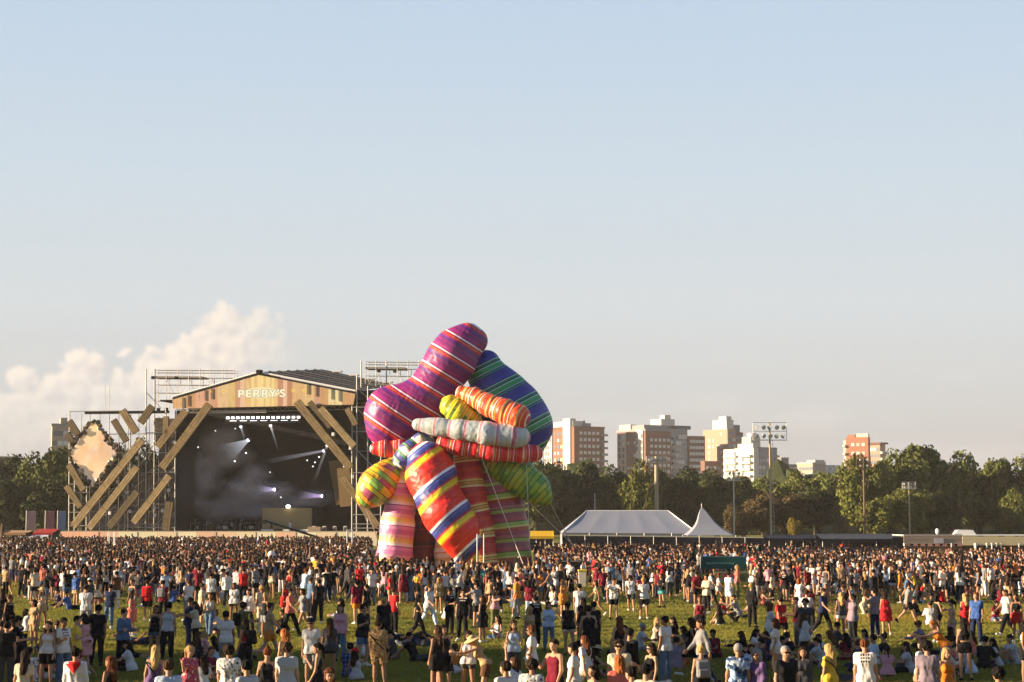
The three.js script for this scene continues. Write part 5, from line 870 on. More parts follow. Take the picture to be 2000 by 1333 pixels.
  const r = { p, f, J, up, rt, fw, torso, arm, legB, foot, at_, HM: M4, neckB: bone(J.neck.clone().addScaledVector(up, -0.03), J.head.clone().add(v3(0, -0.05, -0.02).applyMatrix4(HM.clone().setPosition(0, 0, 0))), 0.056, 0.05), top: 0, cache: new Map() };
  r.top = v3(0, 0.125, -0.01).applyMatrix4(M4).y;
  rigs.set(key, r); return r;
}
function boundsOf(bones, pad) { const lo = [9, 9, 9], hi = [-9, -9, -9]; for (const b of bones) for (let c = 0; c < 3; c++) { const r = Math.max(b[7], b[8]) + pad, e = b[c] + b[c + 3]; lo[c] = Math.min(lo[c], b[c] - r, e - r); hi[c] = Math.max(hi[c], b[c] + r, e + r); } return [lo, hi]; }
const paint = (g, c = [1, 1, 1]) => { const n = g.attributes.position.count, a = new Float32Array(n * 3); for (let i = 0; i < n; i++) a.set(c, i * 3); g.setAttribute('color', new THREE.BufferAttribute(a, 3)); return g; };
const headGeo = (() => { // in the head's own axes: face towards +z, origin between the ears
  const B = (a, b, r, s) => bone(v3(...a), v3(...b), r, s);
  const parts_ = [B([0, 0.035, -0.022], [0, 0.03, 0.012], 0.086, 0.08), B([0, 0.0, 0.012], [0, -0.07, 0.046], 0.07, 0.036), B([-0.028, -0.045, 0.025], [0.028, -0.045, 0.025], 0.042)];
  const small = [B([0, 0.005, 0.083], [0, -0.026, 0.1], 0.009, 0.0135), B([-0.026, 0.022, 0.074], [0.026, 0.022, 0.074], 0.017), B([-0.016, -0.055, 0.082], [0.016, -0.055, 0.082], 0.009), B([0.078, 0.012, -0.008], [0.082, -0.02, -0.004], 0.014, 0.01), B([-0.078, 0.012, -0.008], [-0.082, -0.02, -0.004], 0.014, 0.01), B([-0.03, -0.03, 0.068], [0.03, -0.03, 0.068], 0.024)];
  const f = (x, y, z) => { let d = 9; for (const b of parts_) d = smin(d, capsule(x, y, z, b), 0.03); for (const b of small) d = smin(d, capsule(x, y, z, b), 0.012); return d; };
  const g = paint(skin(f, [-0.11, -0.13, -0.13], [0.11, 0.14, 0.13], 0.0105)), e = [];
  const ball = (x, y, z, sx, sy, sz, c) => e.push(paint(new THREE.SphereGeometry(1, 8, 6).scale(sx, sy, sz).translate(x, y, z), c));
  for (const s of [1, -1]) { ball(s * 0.031, 0.006, 0.081, 0.014, 0.0075, 0.006, [1.35, 1.6, 1.9]); ball(s * 0.031, 0.006, 0.086, 0.006, 0.0065, 0.003, [0.06, 0.05, 0.05]); ball(s * 0.032, 0.027, 0.086, 0.018, 0.004, 0.006, [0.12, 0.1, 0.09]); }
  ball(0, -0.055, 0.09, 0.02, 0.006, 0.005, [0.72, 0.42, 0.42]);
  return mergeGeometries([g, ...e].map((q) => { const k = q.index ? q.toNonIndexed() : q; return k; }));
})();
const handGeo = [1, -1].map((sg) => { // fingers along -y, thumb towards +x, palm towards sg * z
  const B = (a, b, r, s) => bone(v3(...a), v3(...b), r, s), bones = [B([0, 0.02, 0], [0, -0.03, 0], 0.025, 0.024)];
  for (const [i, l] of [[-1.5, 0.058], [-0.5, 0.072], [0.5, 0.076], [1.5, 0.07]]) { const x = i * 0.0195, k = v3(x, -0.082, 0), m = v3(x * 1.08, -0.082 - l * 0.52, sg * 0.012), e = v3(x * 1.06, -0.082 - l * 0.9, sg * 0.036); bones.push(bone(v3(x * 0.6, -0.02, 0), k, 0.017, 0.0125), bone(k, m, 0.0105, 0.0095), bone(m, e, 0.0095, 0.008)); }
  bones.push(B([0.022, -0.028, sg * 0.006], [0.048, -0.062, sg * 0.016], 0.016, 0.011), B([0.048, -0.062, sg * 0.016], [0.052, -0.092, sg * 0.028], 0.0105, 0.009));
  return paint(skin((x, y, z) => { let d = 9; for (const b of bones) d = smin(d, capsule(x, y, z, b), 0.006); return d; }, [-0.06, -0.18, -0.06], [0.09, 0.06, 0.06], 0.0078)).toNonIndexed();
});
function bodyGeo(r) {
  if (r.cache.has('body')) return r.cache.get('body');
  const bones = [...r.torso, ...r.arm('l'), ...r.arm('r'), ...r.legB('l'), ...r.legB('r'), ...r.foot('l'), ...r.foot('r'), r.neckB], [lo, hi] = boundsOf(bones, 0.04);
  const core = paint(skin((x, y, z) => { let d = 9; for (const b of bones) d = smin(d, capsule(x, y, z, b), 0.03); return d; }, lo, hi, 0.025)).toNonIndexed();
  const list = [core, headGeo.clone().applyMatrix4(r.HM)];
  for (const [n, k] of [['l', 0], ['r', 1]]) {
    const y = r.J[n + 'fa'].clone().negate(), x = r.fw.clone().addScaledVector(y, -r.fw.dot(y)); if (x.length() < 0.3) x.copy(r.up).addScaledVector(y, -r.up.dot(y)); x.normalize();
    list.push(handGeo[k].clone().applyMatrix4(new THREE.Matrix4().makeBasis(x, y, x.clone().cross(y)).setPosition(r.J[n + 'wr'])));
  }
  const g = mergeGeometries(list); r.cache.set('body', g); return g;
}
function garment(r, kind) {
  if (r.cache.has(kind)) return r.cache.get(kind);
  const { J, up, fw, at_, f } = r, hgt = (x, y, z) => (x - J.pelvis.x) * up.x + (y - J.pelvis.y) * up.y + (z - J.pelvis.z) * up.z;
  const all = [], set = (b, off) => { const q = b.map((k) => { const c = k.slice(); c[7] += off; c[8] += off; return c; }); all.push(...q); return q; };
  const cut = (b, t) => { const e = v3(b[0] + b[3] * t, b[1] + b[4] * t, b[2] + b[5] * t), n = v3(b[3], b[4], b[5]).normalize(); return (x, y, z) => (x - e.x) * n.x + (y - e.y) * n.y + (z - e.z) * n.z; };
  const neckAt = J.neck.clone().addScaledVector(up, 0.035).addScaledVector(fw, 0.02), nr = { tank: 0.115, crop: 0.11, dress: 0.115 }[kind] ?? 0.072;
  const neckCut = (x, y, z) => nr - Math.hypot(x - neckAt.x, y - neckAt.y, z - neckAt.z);
  let fn;
  const torsoF = (B, hem) => (x, y, z) => { let d = 9; for (const b of B) d = smin(d, capsule(x, y, z, b), 0.05); return Math.max(d, hem - hgt(x, y, z), neckCut(x, y, z)); };
  const smooth2 = (k) => (a, b) => smin(a, b, k);
  if (['tee', 'long', 'tank', 'crop', 'dress', 'loose'].includes(kind)) {
    const off = kind === 'loose' ? 0.034 : kind === 'tank' || kind === 'crop' ? 0.014 : 0.024;
    const T = set(r.torso.map((b, i) => { if (i !== 3 || (kind !== 'tank' && kind !== 'crop' && kind !== 'dress')) return b; const c = b.slice(); const k = 0.62; c[0] += c[3] * (1 - k) / 2; c[1] += c[4] * (1 - k) / 2; c[2] += c[5] * (1 - k) / 2; c[3] *= k; c[4] *= k; c[5] *= k; c[6] /= k * k; c[7] *= 0.85; c[8] *= 0.85; return c; }), off);
    T[0][7] += 0.026; T[0][8] += 0.026; if (kind !== 'crop' && kind !== 'dress') T.push(...set([(() => { const c = r.torso[0].slice(), q = r.up; c[0] -= q.x * 0.11; c[1] -= q.y * 0.11; c[2] -= q.z * 0.11; return c; })()], off + 0.024)); const hem = { crop: 0.17, tank: -0.06, dress: -0.02, loose: -0.14 }[kind] ?? -0.1, tf = torsoF(T, hem), sl = [];
    if (kind === 'tee' || kind === 'loose') for (const n of 'lr') { const a = r.arm(n)[0], [q] = set([a], kind === 'loose' ? 0.028 : 0.018), c = cut(a, kind === 'loose' ? 0.85 : 0.62); sl.push((x, y, z) => Math.max(capsule(x, y, z, q), c(x, y, z))); }
    if (kind === 'long') for (const n of 'lr') { const a = r.arm(n), q = set(a, 0.02), c = cut(a[1], 0.95); sl.push((x, y, z) => Math.max(smin(capsule(x, y, z, q[0]), capsule(x, y, z, q[1]), 0.03), Math.min(0.2, c(x, y, z)))); }
    let sk = null;
    if (kind === 'dress') { const Q = []; for (const n of 'lr') { const th = bone(J[n + 'hip'], J[n + 'hip'].clone().lerp(J[n + 'kn'], 0.9), 0.11, 0.125); Q.push(...set([th], 0.025)); } const m = J.lkn.clone().lerp(J.rkn, 0.5).lerp(J.pelvis, 0.15), dir = J.lth.clone().add(J.rth).normalize(); sk = (x, y, z) => Math.max(smin(smin(capsule(x, y, z, Q[0]), capsule(x, y, z, Q[1]), 0.18), capsule(x, y, z, T[0]), 0.1), (x - m.x) * dir.x + (y - m.y) * dir.y + (z - m.z) * dir.z); }
    fn = (x, y, z) => { let d = tf(x, y, z); for (const s of sl) d = smin(d, s(x, y, z), 0.035); if (sk) d = smin(d, sk(x, y, z), 0.05); return d; };
  } else if (kind === 'trous' || kind === 'shorts' || kind === 'mini') {
    const P = set([r.torso[0], bone(at_(0), at_(0.1), 0.085, 0.08)], 0.018), L = [];
    for (const n of 'lr') { const b = r.legB(n); if (kind === 'trous') { const q = set(b, 0.022), c = cut(b[1], 0.93); L.push((x, y, z) => Math.max(smin(smin(capsule(x, y, z, q[0]), capsule(x, y, z, q[1]), 0.03), capsule(x, y, z, q[2]), 0.03), Math.min(0.2, c(x, y, z)))); } else { const q = set([b[0]], kind === 'mini' ? 0.02 : 0.036), c = cut(b[0], kind === 'mini' ? 0.36 : 0.72); L.push((x, y, z) => Math.max(capsule(x, y, z, q[0]), c(x, y, z))); } }
    fn = (x, y, z) => Math.max(smin(smin(smin(capsule(x, y, z, P[0]), capsule(x, y, z, P[1]), 0.05), L[0](x, y, z), 0.03), L[1](x, y, z), 0.03), hgt(x, y, z) - 0.12);
  } else if (kind === 'skirt') {
    const P = set([r.torso[0], bone(at_(0), at_(0.1), 0.085, 0.08)], 0.022), Q = []; for (const n of 'lr') Q.push(...set([bone(J[n + 'hip'], J[n + 'hip'].clone().lerp(J[n + 'kn'], 0.75), 0.108, 0.12)], 0.022));
    const m = J.lkn.clone().lerp(J.rkn, 0.5).lerp(J.pelvis, 0.42), dir = J.lth.clone().add(J.rth).normalize();
    fn = (x, y, z) => Math.max(smin(smin(capsule(x, y, z, Q[0]), capsule(x, y, z, Q[1]), 0.18), smin(capsule(x, y, z, P[0]), capsule(x, y, z, P[1]), 0.05), 0.06), hgt(x, y, z) - 0.12, (x - m.x) * dir.x + (y - m.y) * dir.y + (z - m.z) * dir.z);
  } else { // one shoe: 'lshoe' or 'rshoe'
    const q = set(r.foot(kind[0]), 0.012), c = cut(bone(J[kind[0] + 'kn'], J[kind[0] + 'an'], 0, 0), 0.93);
    fn = (x, y, z) => Math.max(smin(capsule(x, y, z, q[0]), capsule(x, y, z, q[1]), 0.02), -c(x, y, z));
  }
  const [lo, hi] = boundsOf(all, 0.05), shoe = kind.endsWith('shoe');
  const g = skin(shoe ? fn : (x, y, z) => fn(x, y, z) - 0.011 * noise(x * 13, y * 7, z * 13) - 0.006 * noise(x * 28, y * 13, z * 28), lo, hi, shoe ? 0.022 : 0.025, (x, y, z) => [0.5 + (x - J.pelvis.x), hgt(x, y, z)]);
  r.cache.set(kind, g); return g;
}
const hairGeo = {};
for (const kind of ['short', 'long', 'tail', 'bun', 'curly', 'buzz', 'mid']) {
  const B = (a, b, r, s) => bone(v3(...a), v3(...b), r, s), cap_ = kind === 'curly' ? 0.112 : kind === 'buzz' ? 0.091 : 0.097, extra = [];
  if (kind === 'long') extra.push(B([0, -0.02, -0.055], [0, -0.3, -0.085], 0.088, 0.085), B([0.06, -0.04, -0.01], [0.075, -0.25, -0.01], 0.04, 0.035), B([-0.06, -0.04, -0.01], [-0.075, -0.22, -0.01], 0.04, 0.035));
  if (kind === 'mid') extra.push(B([0, -0.02, -0.05], [0, -0.14, -0.065], 0.09, 0.08), B([0.07, -0.02, -0.01], [0.075, -0.12, -0.01], 0.036, 0.03), B([-0.07, -0.02, -0.01], [-0.075, -0.12, -0.01], 0.036, 0.03));
  if (kind === 'tail') extra.push(B([0, 0.05, -0.11], [0, 0.0, -0.15], 0.03, 0.034), B([0, 0.0, -0.15], [0.01, -0.22, -0.14], 0.036, 0.018));
  if (kind === 'bun') extra.push(B([0, 0.12, -0.07], [0, 0.135, -0.075], 0.045, 0.045));
  const base = B([0, 0.04, -0.024], [0, 0.036, -0.0], cap_, cap_ * 0.95), amp = kind === 'curly' ? 0.024 : kind === 'buzz' ? 0.002 : 0.013, fr = kind === 'curly' ? 34 : 46, low = { long: -0.4, mid: -0.2, tail: -0.3 }[kind];
  const f = (x, y, z) => { let d = capsule(x, y, z, base); d = Math.max(d, (z < -0.03 ? -0.062 : -0.062 + smooth(-0.05, 0.03, z) * 0.075) - y); for (const e of extra) d = smin(d, capsule(x, y, z, e), 0.03); const face = 0.078 - Math.hypot(x * 0.95, (y + 0.035) * 0.72, z - 0.085); d = Math.max(d, face, low ? low - y : -0.1 - y); return d - amp * noise(x * fr, y * (kind === 'curly' ? fr : 12), z * fr); };
  hairGeo[kind] = skin(f, [-0.16, low ?? -0.14, -0.22], [0.16, 0.22, 0.13], 0.013);
}
const hatGeo = {
  cap: mergeGeometries([new THREE.SphereGeometry(0.108, 18, 9, 0, 6.2832, 0, 1.5).translate(0, 0.045, -0.015), new THREE.CylinderGeometry(0.085, 0.085, 0.012, 18, 1, false, -1.3, 2.6).translate(0, 0.052, 0.075)]),
  straw: new THREE.LatheGeometry([[0, 0.135], [0.05, 0.132], [0.088, 0.115], [0.1, 0.07], [0.108, 0.055], [0.16, 0.045], [0.215, 0.028], [0.218, 0.024], [0.16, 0.036], [0.1, 0.045]].map((a) => new THREE.Vector2(...a)), 28).translate(0, 0.01, -0.012),
  band: new THREE.TorusGeometry(0.1, 0.013, 8, 24).rotateX(Math.PI / 2 - 0.25).translate(0, 0.07, -0.012),
};
const glassesGeo = mergeGeometries([rbox(0.052, 0.036, 0.012, 0.005, 0.033, 0.006, 0.094), rbox(0.052, 0.036, 0.012, 0.005, -0.033, 0.006, 0.094), box(0.02, 0.006, 0.008, 0, 0.012, 0.097), box(0.006, 0.008, 0.1, 0.082, 0.01, 0.045), box(0.006, 0.008, 0.1, -0.082, 0.01, 0.045)].map((g) => g.toNonIndexed ? (g.index ? g.toNonIndexed() : g) : g));
// ---- cloth and skin
const COL = { white: [0.62, 0.6, 0.59], black: [0.014, 0.014, 0.017], grey: [0.22, 0.22, 0.23], charcoal: [0.06, 0.06, 0.066], red: [0.5, 0.022, 0.028], maroon: [0.16, 0.014, 0.03], navy: [0.018, 0.026, 0.07], blue: [0.05, 0.11, 0.32], denim: [0.09, 0.15, 0.25], pale: [0.45, 0.55, 0.68], cream: [0.54, 0.46, 0.34], tan: [0.4, 0.27, 0.15], orange: [0.62, 0.2, 0.03], coral: [0.62, 0.16, 0.12], yellow: [0.68, 0.48, 0.06], pink: [0.62, 0.3, 0.34], purple: [0.14, 0.09, 0.2], mauve: [0.22, 0.18, 0.22], olive: [0.13, 0.13, 0.06], brown: [0.12, 0.06, 0.035], teal: [0.06, 0.25, 0.26], khaki: [0.32, 0.24, 0.13], green: [0.05, 0.16, 0.07], silver: [0.45, 0.46, 0.48] };
const WORD = { pale: 'pale blue', floral: 'white floral', brownfloral: 'brown floral', pinkfloral: 'pink floral', plaid: 'blue plaid', print: 'white printed', darkprint: 'black printed', bluedots: 'white and blue patterned', tiedye: 'blue tie-dyed' };
const mats = new Map();
const blotch = (bg, cols, n, s, seed) => canvasTex(256, 256, (c, w, h) => { const R = rng(seed); c.fillStyle = bg; c.fillRect(0, 0, w, h); for (let i = 0; i < n; i++) { c.fillStyle = cols[Math.floor(R() * cols.length)]; const x = R() * w, y = R() * h, r = s * (0.4 + R()); for (let k = 0; k < 4; k++) { c.beginPath(); c.ellipse(x + (R() - 0.5) * r * 2, y + (R() - 0.5) * r * 2, r * (0.4 + R() * 0.6), r * (0.3 + R() * 0.5), R() * 3, 0, 7); c.fill(); } } });
function fabric(name) {
  if (mats.has(name)) return mats.get(name);
  const P = { floral: () => blotch('#dedbd4', ['#4a4550', '#75656a', '#b5a7a0'], 60, 9, 4), brownfloral: () => blotch('#a5845c', ['#5f4528', '#7b5a33', '#cdb68c'], 90, 9, 5), pinkfloral: () => blotch('#b4505e', ['#e9dcd6', '#7c2a3e', '#d98a94'], 80, 9, 6), bluedots: () => blotch('#c9ced8', ['#4d5f86', '#8796b4'], 110, 5, 7), tiedye: () => blotch('#4a648c', ['#8ea9c9', '#2d3f63', '#c0cedd'], 40, 26, 8),
    plaid: () => canvasTex(128, 128, (c) => { c.fillStyle = '#1d2540'; c.fillRect(0, 0, 128, 128); c.fillStyle = 'rgba(120,140,190,0.55)'; for (let i = 0; i < 4; i++) { c.fillRect(i * 32, 0, 10, 128); c.fillRect(0, i * 32, 128, 10); } }),
    print: () => canvasTex(256, 256, (c) => { const R = rng(9); c.fillStyle = '#d8d4cf'; c.fillRect(0, 0, 256, 256); c.fillStyle = '#3a3230'; for (let j = 0; j < 5; j++) for (let i = 0; i < 4; i++) { c.fillRect(104 + i * 13, 96 + j * 17, 9, 12 * (0.6 + 0.4 * R())); c.fillStyle = ['#3a3230', '#6b4a38', '#2c2a30'][Math.floor(R() * 3)]; } }),
    darkprint: () => canvasTex(128, 128, (c) => { c.fillStyle = '#151417'; c.fillRect(0, 0, 128, 128); c.fillStyle = '#b9b4ac'; c.fillRect(46, 62, 36, 6); c.fillRect(52, 74, 24, 4); }),
  }[name];
  const m = P ? M({ map: P(), color: 0xffffff, roughness: 0.92 }) : M({ color: COL[name], roughness: 0.9 });
  if (P && name !== 'print' && name !== 'darkprint') m.map.repeat.set(2.2, 2.2);
  m.name = name; mats.set(name, m); return m;
}
const skinMats = [[0.44, 0.255, 0.165], [0.38, 0.21, 0.13], [0.31, 0.16, 0.095], [0.5, 0.31, 0.22], [0.22, 0.115, 0.07]].map((c) => { const m = M({ color: c, roughness: 0.6 }); m.vertexColors = true; return m; });
const hairMats = Object.fromEntries(Object.entries({ black: [0.010, 0.008, 0.008], dark: [0.022, 0.013, 0.009], brown: [0.055, 0.028, 0.015], auburn: [0.12, 0.04, 0.018], blonde: [0.42, 0.27, 0.11], grey: [0.26, 0.25, 0.24], ginger: [0.28, 0.09, 0.025] }).map(([k, c]) => [k, M({ color: c, roughness: 0.8 })]));
const strawMat = M({ color: [0.55, 0.4, 0.2], roughness: 0.9 }), darkPlastic = M({ color: [0.01, 0.01, 0.012], roughness: 0.2 });
const FACE = { f: 0, b: Math.PI, l: -Math.PI / 2, r: Math.PI / 2, fl: -Math.PI / 4, fr: Math.PI / 4, bl: -3 * Math.PI / 4, br: 3 * Math.PI / 4 };
const FACEW = { f: 'facing the camera', b: 'seen from behind', l: 'turned left', r: 'turned right', fl: 'turned half left', fr: 'turned half right', bl: 'seen half from behind', br: 'seen half from behind' };
const TOPN = { tee: ['t_shirt', 't-shirt'], long: ['shirt', 'long-sleeved top'], tank: ['tank_top', 'tank top'], crop: ['crop_top', 'crop top'], dress: ['dress', 'dress'], loose: ['shirt', 'loose shirt'] };
const BOTN = { trous: ['trousers', 'trousers'], shorts: ['shorts', 'shorts'], mini: ['shorts', 'short shorts'], skirt: ['skirt', 'skirt'] };
const people = [];
// where a person's head top shows at (px, y): the distance that puts feet on the ground
function distanceFor(px, y, top) { const k = -ray(px, y)[1]; return (EYE - top) / k; }
function person(spec) { // {px, d, pose, face, sex, top, topC, bot, botC, hair, hairC, skin, h, extras, far}
  const s = spec, r = rig(s.pose, s.sex), pos = onGround(s.px, s.d), o = new THREE.Group();
  o.name = numbered('person'); o.position.copy(pos); o.rotation.y = s.angle ?? FACE[s.face]; if (!POSES[s.pose].root) { o.rotation.z = Math.sin(s.px * 7.7) * 0.035; o.rotation.x = Math.cos(s.px * 3.1) * 0.03; } const sc = s.h / 1.73; o.scale.set(sc, sc, sc); scene.add(o);
  const sm = skinMats[s.skin];
  part(o, 'body', bodyGeo(r), sm);
  const hats = s.extras ?? [];
  const hair = part(o, 'hair', hairGeo[s.hair], hairMats[s.hairC]); hair.applyMatrix4(r.HM);
  part(o, TOPN[s.top][0], garment(r, s.top), fabric(s.topC));
  if (s.top !== 'dress') part(o, BOTN[s.bot][0], garment(r, s.bot), fabric(s.botC));
  if (s.d > 43) for (const n of ['lshoe', 'rshoe']) part(o, 'shoe', garment(r, n), fabric(s.shoe ?? 'white'));
  for (const e of hats) {
    if (e === 'cap' || e === 'redcap') part(o, 'cap', hatGeo.cap, fabric(e === 'cap' ? 'black' : 'red')).applyMatrix4(r.HM);
    if (e === 'whitecap') part(o, 'cap', hatGeo.cap, fabric('white')).applyMatrix4(r.HM);
    if (e === 'straw') { const h = part(o, 'straw_hat', hatGeo.straw, strawMat); h.applyMatrix4(r.HM); }
    if (e === 'band') part(o, 'headband', hatGeo.band, fabric('brown')).applyMatrix4(r.HM);
    if (e === 'shades') part(o, 'sunglasses', glassesGeo, darkPlastic).applyMatrix4(r.HM);
    if (e.endsWith('pack')) { const c = e.slice(0, -4), g = rbox(0.3, 0.4, 0.16, 0.06), m = part(o, 'backpack', g, fabric(c || 'black')); const p = r.at_(0.27, -0.21); m.position.copy(p); m.quaternion.setFromRotationMatrix(new THREE.Matrix4().makeBasis(r.rt, r.up, r.fw)); part(m, 'pocket', rbox(0.22, 0.17, 0.06, 0.025, 0, -0.08, -0.1), fabric(c || 'black')); }
    if (e === 'strap') { const q = new THREE.TorusGeometry(0.205, 0.016, 6, 36).scale(1, 1.45, 1), m = part(o, 'bag_strap', q.scale(0.9, 0.95, 1), fabric('black')); m.position.copy(r.at_(0.22)); m.quaternion.setFromRotationMatrix(new THREE.Matrix4().makeBasis(r.rt, r.up, r.fw)); m.rotateY(Math.PI / 2); m.rotateX(0.0); m.rotation.z += 0; const b = part(m, 'bag', rbox(0.1, 0.16, 0.22, 0.04, 0.0, -0.27, 0.05), fabric('black')); m.rotateOnAxis(new THREE.Vector3(1, 0, 0), 0.75); }
    if (e === 'scarf') { const g = new THREE.TorusGeometry(0.088, 0.042, 10, 24).rotateX(Math.PI / 2).scale(1.15, 0.9, 1), m = part(o, 'scarf', g, fabric('red')); m.position.copy(r.at_(0.485)); const tail = new THREE.ConeGeometry(0.16, 0.2, 4, 1).scale(1, 1, 0.16).rotateX(Math.PI).translate(0, -0.1, -0.13); part(m, 'scarf_tip', tail, fabric('red')); }
  }
  const tc = WORD[s.topC] ?? s.topC, bc = s.top === 'dress' ? '' : ` and ${s.botC === 'denim' ? 'denim' : WORD[s.botC] ?? s.botC} ${BOTN[s.bot][1]}`;
  const topW = `${tc} ${TOPN[s.top][1]}`, exW = hats.map((e) => ({ cap: 'black cap', redcap: 'red cap', whitecap: 'white cap', straw: 'straw hat', band: 'headband', shades: 'sunglasses', strap: 'shoulder bag', scarf: 'red scarf' }[e] ?? `${e.slice(0, -4) || 'black'} backpack`));
  people.push({ o, px: s.px, y: s.y ?? 0, d: s.d, topW, base: `person in ${topW}${bc}`, ex: exW, pose: POSE_WORDS[s.pose], face: FACEW[s.face] ?? 'seen from behind' });
  return o;
}
